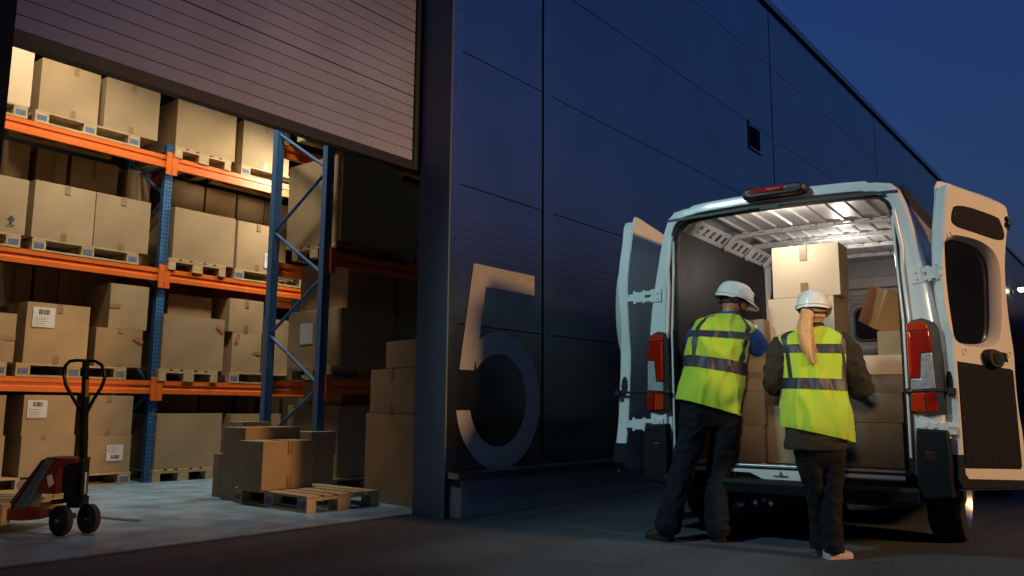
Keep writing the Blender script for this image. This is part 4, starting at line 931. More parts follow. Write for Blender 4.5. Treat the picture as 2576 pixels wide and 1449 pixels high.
# ------------------------------------------------------------------ cargo in the van
def vbox(u0, v0, u1, v1, b, d, label, **k):
    """front face from two opposite survey corners, b metres inside the van"""
    p, q = onb(u0, v0, b), onb(u1, v1, b); w = p.y-q.y; h = p.z-q.z
    yaw = k.pop('yaw', 0); o = MV @ V(b, p.y, q.z)
    return carton(w, d, h, o, PH-R(90)+R(yaw), label, **k)
FZ = .530
def vb(u0, v0, u1, z0, b, d, label, **k):
    p, q = onb(u0, v0, b), onb(u1, (v0+k.pop('vr', v0))/2, b); o = MV @ V(b, p.y, z0); yaw = k.pop('yaw', 0)
    return carton(p.y-q.y, d, p.z-z0, o, PH-R(90)+R(yaw), label, **k), p.z
_, z4 = vb(1927, 1020, 2012, FZ, .32, .5, 'brown box on the van floor between the two workers', tape=None)
_, z3 = vb(1932, 992, 2090, z4+.001, .42, .5, 'low box under the tall bright box behind the woman', tape=None)
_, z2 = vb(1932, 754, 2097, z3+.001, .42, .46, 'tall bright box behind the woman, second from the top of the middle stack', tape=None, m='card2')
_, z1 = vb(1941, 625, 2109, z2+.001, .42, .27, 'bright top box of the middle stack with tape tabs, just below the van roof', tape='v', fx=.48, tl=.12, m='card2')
_, s4 = vb(1830, 1069, 1922, FZ, .25, .42, 'bottom box of the left stack in the van beside the man', tape=None)
_, s3 = vb(1850, 983, 1923, s4+.001, .25, .42, 'second box from the bottom of the left stack in the van', tape=None)
_, s2 = vb(1862, 904, 1925, s3+.001, .27, .42, 'third box from the bottom of the left stack under the man\'s forearm', tape='h', fx=.9)
_, s1 = vb(1862, 806, 1922, s2+.001, .29, .40, 'top box of the left stack with a grey label, held by the man', tape=None, ship=(.45, .68, .11, True))
vb(1866, 792, 1930, 1.45, .80, .45, 'orange-brown box behind the labelled top box of the left stack', tape=None, depth_=0) if 0 else None
# right stack
p = onb(2263, 985, .35)
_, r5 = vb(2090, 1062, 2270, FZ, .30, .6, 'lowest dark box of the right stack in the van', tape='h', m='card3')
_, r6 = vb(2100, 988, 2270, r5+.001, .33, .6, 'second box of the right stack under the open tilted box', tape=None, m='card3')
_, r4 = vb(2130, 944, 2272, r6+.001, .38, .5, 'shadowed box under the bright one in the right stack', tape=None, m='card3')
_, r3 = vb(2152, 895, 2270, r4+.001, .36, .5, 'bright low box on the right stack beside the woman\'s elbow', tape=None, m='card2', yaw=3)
_, r2_ = vb(2206, 833, 2275, r3+.001, .45, .4, 'beige box under the tilted box at the top of the right stack', tape=None, yaw=6)
# tilted box : hexagonal outline, lies on its edge against the right wall
o_ = MV @ V(.62, onb(2188, 772, .5).y, r2_+.012)
tb = carton(.46, .46, .30, o_, PH-R(90)+R(28), 'orange-brown box lying tilted on top of the right stack', tape=None, m='card_o')
tb.rotation_euler = (R(14), R(16), PH-R(90)+R(30)); tb.location.z += .02
tb2 = carton(.40, .40, .20, MV @ V(.60, onb(2205, 772, .5).y, r2_+.26), PH-R(90)+R(20), 'open flap box leaning above the tilted box', tape=None) if 0 else None
# ------------------------------------------------------------------ another van parked at the right edge
pv = empty('parked_van', MV @ V(7.4, -3.35, 0), PH+R(180), 'second pale van parked nose-on beyond the open door at the right edge', 'van')
m_ = MB(); sec = [(0, .88, .45, .85), (.12, .93, .35, 1.0), (.7, .97, .35, 1.28), (1.1, .97, .35, 1.35), (1.9, .95, .35, 2.30), (2.3, .98, .35, 2.42), (5.6, .98, .35, 2.45)]
m_.rings([[V(-x, a*s_, z) for a, z, s_ in ((w, z0, 1), (w*1.0, (z0+z1)/2, 1), (w*.92, z1-.12, 1), (w*.75, z1, 1), (w*.75, z1, -1), (w*.92, z1-.12, -1), (w, (z0+z1)/2, -1), (w, z0, -1))] for x, w, z0, z1 in sec], closed=True, cap0=True, cap1=True)
m_.build('body_shell', M['van'], pv, smooth=30)
m_ = MB(); m_.face([V(-1.14, -.72, 1.42), V(-1.14, .72, 1.42), V(-1.86, .68, 2.26), V(-1.86, -.68, 2.26)]); [setattr(v, 'co', v.co+Vector((.02, 0, .03))) for v in m_.b.verts]; m_.build('windscreen', M['glass'], pv)
m_ = MB(); m_.box(-.12, .06, -.9, .9, .30, .62); m_.build('front_bumper', M['bumper'], pv, bevel=.05)
for s in (1, -1):
    m_ = MB(); m_.box(-.20, .0, s*.66, s*.90, .78, .98); m_.build('headlight', M['clear'], pv, bevel=.03)
    m_ = MB(); m_.box(-1.5, -1.35, s*1.02, s*1.22, 1.32, 1.72); m_.box(-1.45, -1.4, s*.9, s*1.05, 1.4, 1.46); m_.build('wing_mirror', M['black'], pv, bevel=.03)
    for x in (-.95, -4.4):
        m_ = MB(); m_.tube([V(x, s*.80, .33), V(x, s*1.0, .33)], .33, 32); ty = m_.build('tyre', M['rubber'], pv, smooth=40)
        m_ = MB(); m_.tube([V(x, s*.99, .33), V(x, s*1.005, .33)], .2, 24); m_.build('rim', M['steel'], ty, smooth=40)
# ------------------------------------------------------------------ people
def cr(ps, t):   # Catmull-Rom over a list of tuples
    n = len(ps)-1; t = max(0, min(n-1e-6, t*n)); i = int(t); f = t-i
    p0, p1, p2, p3 = ps[max(i-1, 0)], ps[i], ps[i+1], ps[min(i+2, n)]
    return tuple(.5*((2*b)+(-a+c)*f+(2*a-5*b+4*c-d)*f*f+(-a+3*b-3*c+d)*f**3) for a, b, c, d in zip(p0, p1, p2, p3))
class Loft:
    """skin over rings (x, y, z, rx, ry); wrinkles are part of the surface"""
    def __init__(s, rings, e=2.2, tilt=True, amp=0, fr=9, seed=0, fold=(1, 1, 1), ref=(1, 0, 0)):
        s.r, s.e, s.tilt, s.amp, s.fr, s.seed, s.fold, s.ref = rings, e, tilt, amp, fr, seed, fold, Vector(ref)
    def pt(s, t, th, off=0):
        q5 = cr(s.r, t); x, y, z, rx, ry = q5[:5]; sl = q5[5] if len(q5) > 5 else 0; c = Vector((x, y, z))
        if s.tilt:
            a, b = cr(s.r, min(1, t+.02)), cr(s.r, max(0, t-.02)); d = (Vector(a[:3])-Vector(b[:3])).normalized()
            ay = d.cross(s.ref).normalized(); ax = ay.cross(d).normalized()
        else: ax, ay = Vector((1, 0, 0)), Vector((0, 1, 0))
        cs, sn = math.cos(th), math.sin(th); k = 2/s.e
        ux = math.copysign(abs(cs)**k, cs); uy = math.copysign(abs(sn)**k, sn)
        v = ax*ux*rx+ay*uy*ry; p = c+v+Vector((0, 0, sl*ux))
        if s.amp:
            q = Vector((p.x*s.fold[0], p.y*s.fold[1], p.z*s.fold[2]))*s.fr+Vector((s.seed, 0, 0)); w = (1-min(1, abs(noise.noise(q))*2.2))**1.6*1.5
            p += v.normalized()*((w-.4)*s.amp+noise.noise(q*2.3)*s.amp*.4)
        if off: p += v.normalized()*off
        return p
    def mesh(s, mb, nt=40, nth=40, cap=True, t0=0, t1=1):
        rg = [[s.pt(t0+(t1-t0)*i/nt, j*2*math.pi/nth) for j in range(nth)] for i in range(nt+1)]
        mb.rings(rg, cap0=cap, cap1=cap); return mb
    def patch(s, mb, t0, t1, h0, h1, off=.004, nt=10, nh=30):
        nt, nh = max(nt, int((t1-t0)*110)+1), max(nh, int((h1-h0)/(2*math.pi)*220))
        rg = [[s.pt(t0+(t1-t0)*i/nt, h0+(h1-h0)*j/nh, off) for j in range(nh+1)] for i in range(nt+1)]
        mb.rings(rg, closed=False); return mb
def remesh(o, vox, sm=3, fac=.6):
    m = o.modifiers.new('remesh', 'REMESH'); m.mode = 'VOXEL'; m.voxel_size = vox; m.use_smooth_shade = True
    s = o.modifiers.new('smooth', 'SMOOTH'); s.iterations = sm; s.factor = fac
class Person:
    def __init__(s, u, v, name_label, D0=None):
        s.o = onz(u, v); s.root = empty('person', s.o, AZ-R(90), name_label, 'person')
    def p(s, u, v, dy=0):
        q = onp(u, v, s.o+fh*dy, fh)-s.o; return (q.dot(rh), q.dot(fh), q.z)
    def ring(s, xl, xr, y, dy, ry, yr=None):
        a, b = s.p(xl, y, dy), s.p(xr, yr if yr is not None else y, dy); return ((a[0]+b[0])/2, dy, (a[2]+b[2])/2, abs(b[0]-a[0])/2, ry, (b[2]-a[2])/2)
def hand(mb, wrist, palm, tip, side, curl, s=1.0, thumb=1):
    """palm plus five fingers; tip = pointing direction, side = towards the thumb, curl = direction the fingers close"""
    w = Vector(wrist); d = Vector(tip).normalized(); sd = Vector(side).normalized(); cu = Vector(curl).normalized()
    T = Matrix((( d.x, sd.x, cu.x, 0), (d.y, sd.y, cu.y, 0), (d.z, sd.z, cu.z, 0), (0, 0, 0, 1)))
    P = lambda a, b, c: w+d*a*s+sd*b*s+cu*c*s
    mb.rings([[P(a, math.cos(k*math.pi/8)*ww, math.sin(k*math.pi/8)*hh) for k in range(16)] for a, ww, hh in ((-.02, .026, .020), (.0, .028, .019), (.04, .040, .016), (.08, .042, .014), (.092, .034, .010))], cap0=True, cap1=True)
    for i, (b, L_) in enumerate(((.030, .072), (.010, .080), (-.011, .075), (-.031, .058))):
        pts = [P(.075, b, 0), P(.088+L_*.25, b*1.05, .004+.004*i), P(.088+L_*.65, b*1.08, .022+.003*i), P(.088+L_*.85, b*1.08, .046+.003*i)]
        mb.tube(pts, [.0095, .0092, .0085, .0068], 8)
    mb.tube([P(.02, .030, .006), P(.05, .056, .014), P(.082, .064, .026)], [.013, .0105, .008], 8)
def head(mb, c, yaw, pitch, s=1.0):
    """skull, jaw, nose, ears, lips; looks along local +y before yaw/pitch"""
    T = Matrix.Translation(c) @ Matrix.Rotation(yaw, 4, 'Z') @ Matrix.Rotation(pitch, 4, 'X') @ Matrix.Scale(s, 4)
    mb.ball((0, 0, 0), 1, seg=28); 
    mb.b.verts.ensure_lookup_table(); vs = list(mb.b.verts)[-(28*13+2):]
    for v in vs:
        x, y, z = v.co
        k = 1-.20*max(0, -z)**1.3; front = max(0, y)
        X = x*.076*(1-.22*max(0, -z)*(.3+front)); Y = y*.096*(1 if y < 0 or z > -.2 else 1-.05*(-z)); Z = z*.112+.0
        if y > .3 and z < -.35: Y += .006
        if y < 0 and z < -.3: Y *= 1-.55*(-z-.3)
        v.co = T @ Vector((X, Y, Z))
    mb.b.faces.ensure_lookup_table()
    def cone(a, b, r1, r2): mb.tube([T @ Vector(a), T @ Vector(b)], [r1*s, r2*s], 10)
    cone((0, .088, .020), (0, .112, -.022), .008, .013); mb.ball(T @ Vector((0, .108, -.024)), .0135*s, seg=10)
    for q in (-1, 1):
        mb.ball(T @ Vector((q*.010, .100, -.027)), .009*s, seg=8)
        mb.ball((0, 0, 0), (.007*s, .018*s, .030*s), T=Matrix(), seg=12)
        mb.b.verts.ensure_lookup_table(); n_ = 12*7+2 if False else None
    # ears as flattened rings joined to the skull
    for q in (-1, 1):
        pts = [T @ Vector((q*(.074+.008*math.sin(k*math.pi/5)), -.004+.015*math.cos(k*math.pi/5)-.004, -.008+.029*math.sin(k*math.pi/5))) for k in range(10)]+[T @ Vector((q*.074, .007, -.008))]
        mb.tube(pts, .006*s, 8); mb.ball(T @ Vector((q*.074, -.004, -.012)), (.007*s, .010*s, .018*s), seg=10)
    cone((-.02, .088, -.052), (.02, .088, -.052), .0075, .0075); cone((-.016, .088, -.062), (.016, .088, -.062), .0075, .0075)
    mb.ball(T @ Vector((0, .082, -.088)), .018*s, seg=12)
    cone((-.05, .068, .030), (.05, .068, .030), .010, .010)
    return T
def eyes(T, par, s=1):
    for q in (-1, 1):
        m_ = MB(); m_.ball(T @ Vector((q*.030, .077, .010)), .011*s, seg=10); m_.build('eye', M['paper'], par, smooth=180)
def helmet(T, par, s=1.0):
    """industrial helmet: ridged shell with peak, vents, inner band"""
    m_ = MB(); n = 48; rg = []
    for i in range(15):
        f = i/14; z = -.028+(.128)*math.sin(f*math.pi/2)**.9; r_ = math.cos(f*math.pi/2)**.62 if f < 1 else .0
        ring_ = []
        for k in range(n):
            an = k*2*math.pi/n; cx, sy = math.cos(an), math.sin(an)
            ridge = 1+.020*math.exp(-(cx/.28)**2)*(f > .15); base = 1+(.04 if i == 0 else .02 if i == 1 else 0)
            dz = -.012*(sy < -.3 and i < 3)+.006*(sy > .4 and i < 3)
            ring_.append(T @ Vector((cx*.112*r_*base*s, (sy*.138*r_*base-.004)*s, (.052+z*s*ridge+dz)*1)))
        rg.append(ring_)
    m_.rings(rg, cap1=False); h_ = m_.build('helmet', M['helmet'], par, smooth=180)
    m_ = MB(); N = 24; a0, a1 = R(18), R(162)
    inn, out = [], []
    for k in range(N+1):
        an = a0+(a1-a0)*k/N; w = math.sin((an-a0)/(a1-a0)*math.pi)**.7
        inn.append(Vector((math.cos(an)*.113, math.sin(an)*.139, .028))); out.append(Vector((math.cos(an)*(.116+.004*w), math.sin(an)*(.142+.052*w), .024-.022*w)))
    m_.rings([[T @ (p*s) for p in q_] for q_ in (inn, out, [p-Vector((0, .002, .005)) for p in out], [p-Vector((0, 0, .006)) for p in inn])], closed=False); m_.build('helmet_peak', M['helmet'], h_, smooth=60)
    m_ = MB(); m_.tube([T @ (Vector((math.cos(k*math.pi/24)*.117, math.sin(k*math.pi/24)*.143-.004, .036))*s) for k in range(49)], .0035*s, 8, cap=False); m_.build('helmet_rim', M['helmet'], h_, smooth=180)
    m_ = MB()
    for q in (-1, 1):
        for row, (zz, n_) in enumerate(((.125, 4), (.100, 4))):
            for k in range(n_):
                an = R(-90+q*(18+9*k)); r_ = .096-.0*row+(.010 if row else -.012)
                m_.ball(T @ (Vector((math.cos(an)*r_*.93, math.sin(an)*r_*1.14, zz))*s), (.0045*s, .004*s, .0025*s), seg=8)
    m_.build('helmet_vent', M['black'], h_)
    for q in (-1, 1):   # raised side panel outline
        m_ = MB(); pts = [(.112, .02, .05), (.109, .085, .05), (.093, .095, .085), (.087, .03, .115), (.103, -.03, .085), (.112, -.03, .055), (.112, .02, .05)]
        m_.tube([T @ (Vector((q*x, y, z))*s) for x, y, z in pts], .0028*s, 6); m_.build('helmet_ridge', M['helmet'], h_, smooth=60)
    m_ = MB(); m_.rings([[T @ (Vector((math.cos(k*math.pi/16)*a, math.sin(k*math.pi/16)*b-.002, z))*s) for k in range(32)] for a, b, z in ((.085, .104, .028), (.083, .102, .006))]); m_.build('headband', M['black'], h_, smooth=60)
    m_ = MB(); m_.ball(T @ (Vector((0, -.100, -.020))*s), (.022*s, .014*s, .016*s), seg=14); m_.tube([T @ (Vector((math.cos(R(a))*.082, math.sin(R(a))*.101, -.004-.016*max(0, math.sin(R(-a))))*1)*s) for a in range(-190, 11, 20)], .009*s, 8); m_.build('nape_strap', M['black'], h_, smooth=60)
    return h_
def shoe(mb, heel, toe, w=.048, h=.085, low=False):
    a, b = Vector(heel), Vector(toe); d = b-a; L_ = d.length; d.normalize(); sd = Vector((d.y, -d.x, 0)).normalized(); up = Vector((0, 0, 1))
    secs = [(.0, .62, .85), (.06, .8, 1.0), (.25, .85, 1.0 if not low else .8), (.45, .92, .72 if not low else .62), (.68, 1.06, .52), (.88, .95, .42), (1.0, .35, .25)]
    rg = []
    for f, ww, hh in secs:
        c = a+d*L_*f; rg.append([c+sd*w*ww*math.cos(k*math.pi/10)*(1 if k <= 10 else 1.05)+up*(max(0, math.sin(k*math.pi/10))*h*hh+(.002 if k > 10 else .016)) for k in range(20)])
    mb.rings(rg, cap0=True, cap1=True)
PI = math.pi
# ================= the man
mn = Person(1745, 1358, 'man in hi-vis vest, white helmet and blue short sleeves, leaning towards the boxes')
R_ = mn.ring
vest = Loft([R_(1704, 1862, 1003, .02, .150, 1047), R_(1707, 1862, 990, .03, .152, 1030), R_(1716, 1866, 955, .05, .150, 985), R_(1724, 1869, 915, .07, .146, 940), R_(1729, 1873, 880, .09, .148, 900), R_(1733, 1878, 855, .11, .150, 868), R_(1737, 1885, 836, .13, .140, 845), R_(1744, 1893, 818, .14, .118, 828), R_(1762, 1884, 803, .15, .095, 812), R_(1790, 1868, 793, .155, .075, 800), R_(1806, 1858, 789, .16, .060, 794)], e=2.5, tilt=False, amp=.015, fr=7, seed=3, fold=(1.4, 1.4, .5))
m_ = MB(); vest.mesh(m_, 110, 110); vo_ = m_.build('hi_vis_vest', M['hivis'], mn.root, smooth=180)
m_ = MB()
vest.patch(m_, .535, .62, -PI, PI, .0045, 4, 80); vest.patch(m_, .285, .36, -PI, PI, .0045, 4, 80)
for h0 in (-PI*.80, -PI*.255): vest.patch(m_, .36, .90, h0-.12, h0+.12, .0048, 26, 4)
for h0 in (PI*.80, PI*.255): vest.patch(m_, .43, .90, h0-.12, h0+.12, .0048, 26, 4)
m_.build('reflective_tape', M['reflex'], vo_, smooth=180)
# trousers
P3 = lambda u, v, dy, rx, ry: (*mn.p(u, v, dy), rx, ry)
legL = Loft([P3(1762, 985, .05, .115, .125), P3(1752, 1030, .04, .112, .125), P3(1742, 1090, .03, .098, .112), P3(1726, 1150, .03, .086, .095), P3(1714, 1195, .02, .082, .088), P3(1702, 1240, -.02, .078, .084), P3(1688, 1290, -.06, .082, .088), P3(1680, 1325, -.07, .084, .092), P3(1678, 1338, -.07, .076, .085)], e=2.1, amp=.010, fr=10, seed=11, fold=(1, 1, 1.1))
legR = Loft([P3(1822, 1005, .05, .112, .125), P3(1822, 1045, .05, .112, .125), P3(1820, 1110, .06, .100, .112), P3(1812, 1170, .08, .092, .096), P3(1807, 1210, .07, .088, .090), P3(1804, 1260, .0, .084, .086), P3(1804, 1310, -.06, .080, .088), P3(1806, 1338, -.07, .082, .092), P3(1807, 1346, -.07, .075, .085)], e=2.1, amp=.010, fr=10, seed=21, fold=(1, 1, 1.1))
m_ = MB(); legL.mesh(m_, 60, 36); legR.mesh(m_, 60, 36)
Loft([R_(1730, 1862, 965, .05, .12, 985), R_(1722, 1858, 1000, .05, .14, 1020), R_(1716, 1860, 1040, .05, .142, 1050), R_(1735, 1850, 1072, .05, .11, 1078)], e=2.4, tilt=False).mesh(m_, 16, 40)
tro = m_.build('trousers', M['navy'], mn.root, smooth=180); remesh(tro, .006, 1)
m_ = MB(); hl = mn.p(1690, 1347, -.07); shoe(m_, (hl[0]-.01, -.10, .0), (hl[0]-.14, .10, .0), .055, .10); m_.build('shoe', M['shoe'], mn.root, smooth=50)
hl = mn.p(1805, 1350, -.07); m_ = MB(); shoe(m_, (hl[0], -.13, .0), (hl[0]+.05, .16, .0), .055, .10); m_.build('shoe', M['shoe'], mn.root, smooth=50)
# body : one continuous skin
m_ = MB()
sh, elb, wr = mn.p(1884, 850, .16), mn.p(1926, 900, .24), mn.p(1934, 878, .50)
Loft([(*mn.p(1786, 1010, .05), .14, .10), (*mn.p(1800, 930, .07), .13, .095), (*mn.p(1812, 860, .12), .16, .10), (*mn.p(1825, 815, .15), .12, .075), (*mn.p(1832, 795, .165), .060, .058), (*mn.p(1838, 770, .18), .056, .058)], e=2.1, tilt=False).mesh(m_, 24, 28)
m_.tube([sh, elb], [.050, .043], 14); m_.tube([elb, wr], [.044, .030], 14); m_.ball(elb, .044, seg=14)
shl, ell, wrl = mn.p(1750, 845, .16), mn.p(1748, 905, .42), mn.p(1800, 890, .60)
m_.tube([shl, ell], [.050, .042], 14); m_.tube([ell, wrl], [.042, .030], 14); m_.ball(ell, .042, seg=14)
hand(m_, wr, None, Vector((.05, .55, .45)), (-.6, .3, .2), (0, .7, -.5), 1.0); hand(m_, wrl, None, Vector((.2, .9, .1)), (.9, -.2, .3), (0, .3, -1), 1.0)
for lg in (legL, legR):
    rr = [(x, y, z, rx*.6, ry*.6) for x, y, z, rx, ry in lg.r]; Loft(rr, e=2).mesh(m_, 20, 16)
hc = Vector(mn.p(1846, 762, .20)); T = head(m_, hc, R(-80), R(-16), 1.04)
bd = m_.build('body', M['skin'], mn.root, smooth=180); remesh(bd, .0055, 2)
helmet(T, mn.root, 1.02); eyes(T, bd)
# beard and short hair
m_ = MB()
for x, y, z, r_ in ((0, .090, -.078, .026), (.022, .082, -.072, .026), (-.022, .082, -.072, .026), (.045, .062, -.062, .024), (-.045, .062, -.062, .024), (.060, .035, -.048, .020), (-.060, .035, -.048, .020), (0, .085, -.105, .026), (.025, .072, -.102, .024), (-.025, .072, -.102, .024), (.067, .016, -.022, .013), (-.067, .016, -.022, .013), (.0, .104, -.046, .009), (.018, .098, -.046, .009), (-.018, .098, -.046, .009), (.045, .05, -.085, .02), (-.045, .05, -.085, .02)): m_.ball(T @ Vector((x, y, z)), r_, seg=12)
be = m_.build('beard', M['hair_d'], mn.root, smooth=180); remesh(be, .004, 3)
m_ = MB(); m_.ball((0, 0, 0), 1, seg=24)
for v in m_.b.verts: v.co = T @ Vector((v.co.x*.0795, v.co.y*.096-.006, v.co.z*.106+.006))
bmesh.ops.delete(m_.b, geom=[v for v in m_.b.verts if (T.inverted() @ v.co).z < -.035 or ((T.inverted() @ v.co).y > .01 and (T.inverted() @ v.co).z < .03)], context='VERTS')
m_.build('hair', M['hair_d'], mn.root, smooth=180)
# blue polo: sleeves and collar
m_ = MB(); Loft([(*mn.p(1876, 842, .15), .062, .075), (*mn.p(1890, 852, .17), .070, .082), (*mn.p(1904, 868, .20), .068, .080), (*mn.p(1915, 886, .235), .066, .074), (*mn.p(1919, 893, .25), .062, .070)], e=2.1, amp=.006, fr=12, ref=(0, 1, 0)).mesh(m_, 24, 28)
po = m_.build('sleeve', M['polo'], mn.root, smooth=180); m_ = MB()
Loft([(*mn.p(1756, 838, .15), .062, .075), (*mn.p(1748, 860, .22), .068, .075), (*mn.p(1746, 888, .33), .062, .066)], e=2.1, amp=.006, fr=12, ref=(1, 0, 0)).mesh(m_, 20, 28)
m_.build('sleeve', M['polo'], mn.root, smooth=180)
m_ = MB(); Loft([(*mn.p(1832, 797, .155), .085, .072), (*mn.p(1833, 790, .16), .072, .066), (*mn.p(1834, 785, .165), .064, .062)], e=2.1, tilt=False).mesh(m_, 8, 30, cap=False); m_.build('collar', M['polo'], mn.root, smooth=180)
m_ = MB(); wv = Vector(wr); ev = Vector(elb); d_ = (wv-ev).normalized(); m_.tube([wv-d_*.045, wv-d_*.02], .034, 16); m_.build('wristwatch', M['black'], mn.root, smooth=40)
# ================= the woman
wm = Person(2088, 1405, 'woman in hi-vis vest over brown jacket, white helmet and long blonde ponytail')
R_ = wm.ring
vest = Loft([R_(1974, 2139, 1074, .0, .165, 1112), R_(1973, 2137, 1060, .0, .166, 1090), R_(1972, 2134, 1030, .01, .160, 1050), R_(1969, 2129, 995, .02, .150, 1005), R_(1966, 2124, 955, .03, .142, 960), R_(1962, 2120, 915, .035, .140, 918), R_(1958, 2119, 882, .04, .135, 884), R_(1954, 2123, 860, .045, .118, 858), R_(1962, 2118, 845, .05, .095, 842), R_(1990, 2092, 832, .055, .078, 830), R_(2014, 2066, 823, .06, .062, 822)], e=2.6, tilt=False, amp=.016, fr=6, seed=33, fold=(1.6, 1.6, .35))
m_ = MB(); vest.mesh(m_, 110, 110); vo_ = m_.build('hi_vis_vest', M['hivis'], wm.root, smooth=180)
m_ = MB()
vest.patch(m_, .575, .655, -PI, PI, .0045, 4, 80); vest.patch(m_, .345, .41, -PI, PI, .0045, 4, 80)
for h0 in (-PI*.82, -PI*.25, PI*.82, PI*.25): vest.patch(m_, .41, .88, h0-.11, h0+.11, .0048, 26, 4)
m_.build('reflective_tape', M['reflex'], vo_, smooth=180)
m_ = MB(); vest.patch(m_, .10, .26, -PI*.12, -PI*.02, .006, 8, 6); m_.build('side_pocket', M['hivis'], vo_, smooth=180)
# jacket
m_ = MB(); Loft([R_(1978, 2124, 1131, .0, .140, 1133), R_(1976, 2126, 1118, .0, .146, 1120), R_(1980, 2128, 1080, .0, .148, 1085), R_(1985, 2118, 1000, .02, .130), R_(1978, 2112, 900, .035, .115), R_(1975, 2105, 858, .05, .09), R_(2012, 2072, 820, .06, .062), R_(2018, 2068, 812, .062, .058)], e=2.3, tilt=False, amp=.005, fr=9, seed=5, fold=(1, 1, 2)).mesh(m_, 44, 48)
P3 = lambda u, v, dy, rx, ry: (*wm.p(u, v, dy), rx, ry)
slR = Loft([P3(2104, 858, .05, .075, .078), P3(2126, 878, .05, .078, .080), P3(2144, 915, .045, .070, .074), P3(2160, 950, .05, .066, .070), P3(2170, 975, .08, .062, .066), P3(2160, 982, .18, .055, .058), P3(2140, 970, .32, .046, .048)], e=2.1, amp=.011, fr=11, seed=8, ref=(0, 1, 0))
slL = Loft([P3(1974, 862, .05, .068, .078), P3(1962, 885, .05, .066, .076), P3(1950, 930, .06, .060, .070), P3(1946, 965, .09, .058, .062), P3(1952, 972, .20, .052, .055), P3(1975, 955, .34, .044, .046)], e=2.1, amp=.010, fr=11, seed=9, ref=(0, 1, 0))
slR.mesh(m_, 50, 36); slL.mesh(m_, 50, 36)
jk_ = m_.build('jacket', M['jacket'], wm.root, smooth=180); remesh(jk_, .006, 1)
m_ = MB(); q_ = wm.p(2113, 1102, -.145); m_.box(q_[0]-.05, q_[0]+.01, q_[1]-.008, q_[1]+.01, q_[2]-.018, q_[2]+.018); m_.ball((q_[0]-.008, q_[1]-.010, q_[2]), .007, seg=10); m_.build('waist_tab', M['jacket'], jk_, bevel=.004)
m_ = MB(); P = P3
wl_ = Loft([P(2033, 1100, .01, .085, .11), P(2036, 1150, .01, .084, .105), P(2045, 1200, .02, .070, .085), P(2053, 1240, .04, .062, .074), P(2057, 1290, .06, .056, .068), P(2060, 1340, .08, .052, .066), P(2061, 1380, .08, .053, .068)], e=2.1, amp=.006, fr=11, seed=41)
wr_ = Loft([P(2092, 1100, .0, .085, .11), P(2090, 1150, .0, .082, .105), P(2091, 1200, .0, .072, .085), P(2092, 1240, -.005, .066, .076), P(2092, 1290, -.01, .060, .070), P(2094, 1340, -.02, .060, .070), P(2096, 1388, -.02, .062, .074)], e=2.1, amp=.006, fr=11, seed=43)
wl_.mesh(m_, 50, 32); wr_.mesh(m_, 50, 32); Loft([R_(1995, 2118, 1085, .0, .12), R_(1999, 2124, 1125, .0, .125), R_(2004, 2122, 1155, .0, .11), R_(2020, 2115, 1175, .0, .08)], e=2.3, tilt=False).mesh(m_, 16, 36)
tr_ = m_.build('trousers', M['dkgrey'], wm.root, smooth=180); remesh(tr_, .006, 1)
q_ = wm.p(2078, 1402, -.03); m_ = MB(); shoe(m_, (q_[0]-.005, -.035, 0), (q_[0]+.185, .03, 0), .042, .066, True); m_.build('shoe', M['shoe_p'], wm.root, smooth=60)
q_ = wm.p(2060, 1390, .10); m_ = MB(); shoe(m_, (q_[0]-.005, .09, 0), (q_[0]+.16, .19, 0), .042, .066, True); m_.build('shoe', M['shoe_p'], wm.root, smooth=60)
m_ = MB()
Loft([(*wm.p(2050, 1100, .0), .12, .09), (*wm.p(2045, 1000, .02), .11, .085), (*wm.p(2042, 900, .04), .13, .085), (*wm.p(2042, 845, .055), .10, .065), (*wm.p(2044, 822, .062), .050, .050), (*wm.p(2046, 795, .07), .048, .050)], e=2.1, tilt=False).mesh(m_, 24, 28)
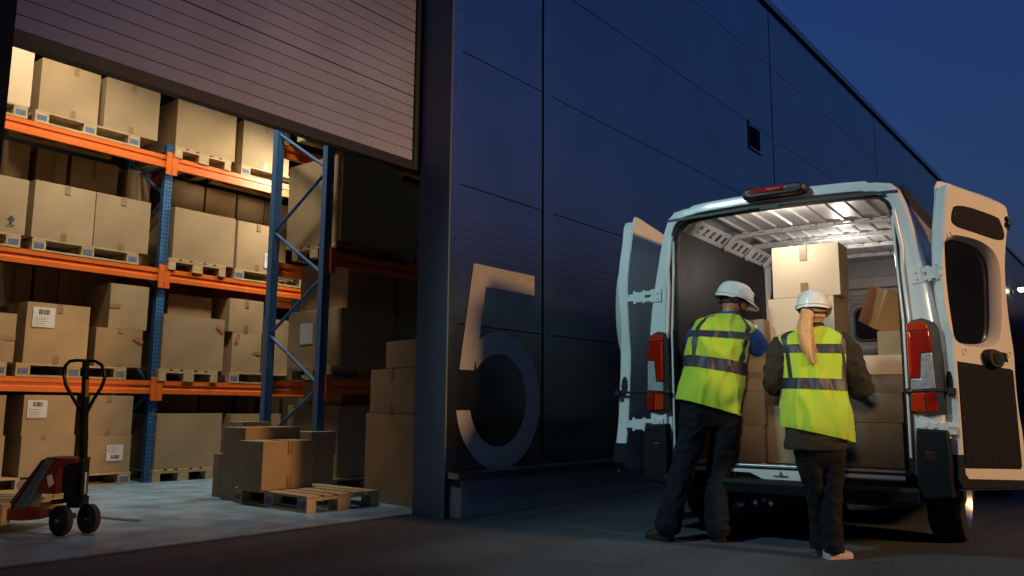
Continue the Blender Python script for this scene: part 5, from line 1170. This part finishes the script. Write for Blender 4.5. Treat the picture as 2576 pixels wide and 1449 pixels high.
for lf_ in (slR, slL):
    rr = [(x, y, z, rx*.62, ry*.62) for x, y, z, rx, ry in lf_.r]; Loft(rr, e=2, ref=(0, 1, 0)).mesh(m_, 24, 14)
    w0 = Vector(rr[-1][:3]); d_ = (w0-Vector(rr[-2][:3])).normalized(); m_.tube([w0, w0+d_*.05], [.028, .026], 12)
    hand(m_, w0+d_*.05, None, d_, Vector((-.2, 0, 1)), Vector((-1 if lf_ is slR else 1, .2, 0)), .95)
for lf_ in (wl_, wr_): Loft([(x, y, z, rx*.6, ry*.6) for x, y, z, rx, ry in lf_.r], e=2).mesh(m_, 20, 14)
hc = Vector(wm.p(2047, 787, .085)); T = head(m_, hc, R(-30), R(-6), .97)
bd = m_.build('body', M['skin2'], wm.root, smooth=180); remesh(bd, .0055, 2)
helmet(T, wm.root, 1.0); eyes(T, bd)
m_ = MB(); m_.ball((0, 0, 0), 1, seg=28)
for v in m_.b.verts: v.co = T @ Vector((v.co.x*.080, v.co.y*.096-.008, v.co.z*.112+.004))
bmesh.ops.delete(m_.b, geom=[v for v in m_.b.verts if (T.inverted() @ v.co).z < -.055 or ((T.inverted() @ v.co).y > .012 and (T.inverted() @ v.co).z < .05)], context='VERTS')
hr = m_.build('hair', M['hair_b'], wm.root, smooth=180)
m_ = MB(); tail_ = Loft([(*wm.p(2032, 778, -.03), .036, .020), (*wm.p(2029, 798, -.055), .036, .020), (*wm.p(2026, 825, -.085), .036, .020), (*wm.p(2029, 850, -.100), .031, .016), (*wm.p(2035, 876, -.112), .020, .011), (*wm.p(2041, 896, -.120), .009, .006), (*wm.p(2047, 915, -.128), .003, .003)], e=2, amp=.003, fr=40, fold=(3, 3, .25))
tail_.mesh(m_, 40, 40)
random.seed(4)
for i in range(560):
    th = random.uniform(-PI*1.15, PI*.15); t0 = random.uniform(0, .45); t1 = min(1, t0+random.uniform(.35, .75)); sp = random.uniform(-.001, .042)*random.random(); w_ = random.uniform(.1, .35); ph_ = random.uniform(0, 6)
    pts = [tail_.pt(t0+(t1-t0)*k/8, th+w_*math.sin(k*.6+ph_), .001+abs(sp)*.5*(k/8)+sp*.5*(k/8)**2) for k in range(9)]
    m_.tube(pts, [max(.0005, .0024-.00025*k) for k in range(9)], 4)
m_.build('ponytail', M['hair_b'], wm.root, smooth=180)
m_ = MB(); m_.tube([tail_.pt(.03, k*PI/8, .003) for k in range(17)], .006, 8); m_.build('hair_tie', M['black'], wm.root, smooth=60)
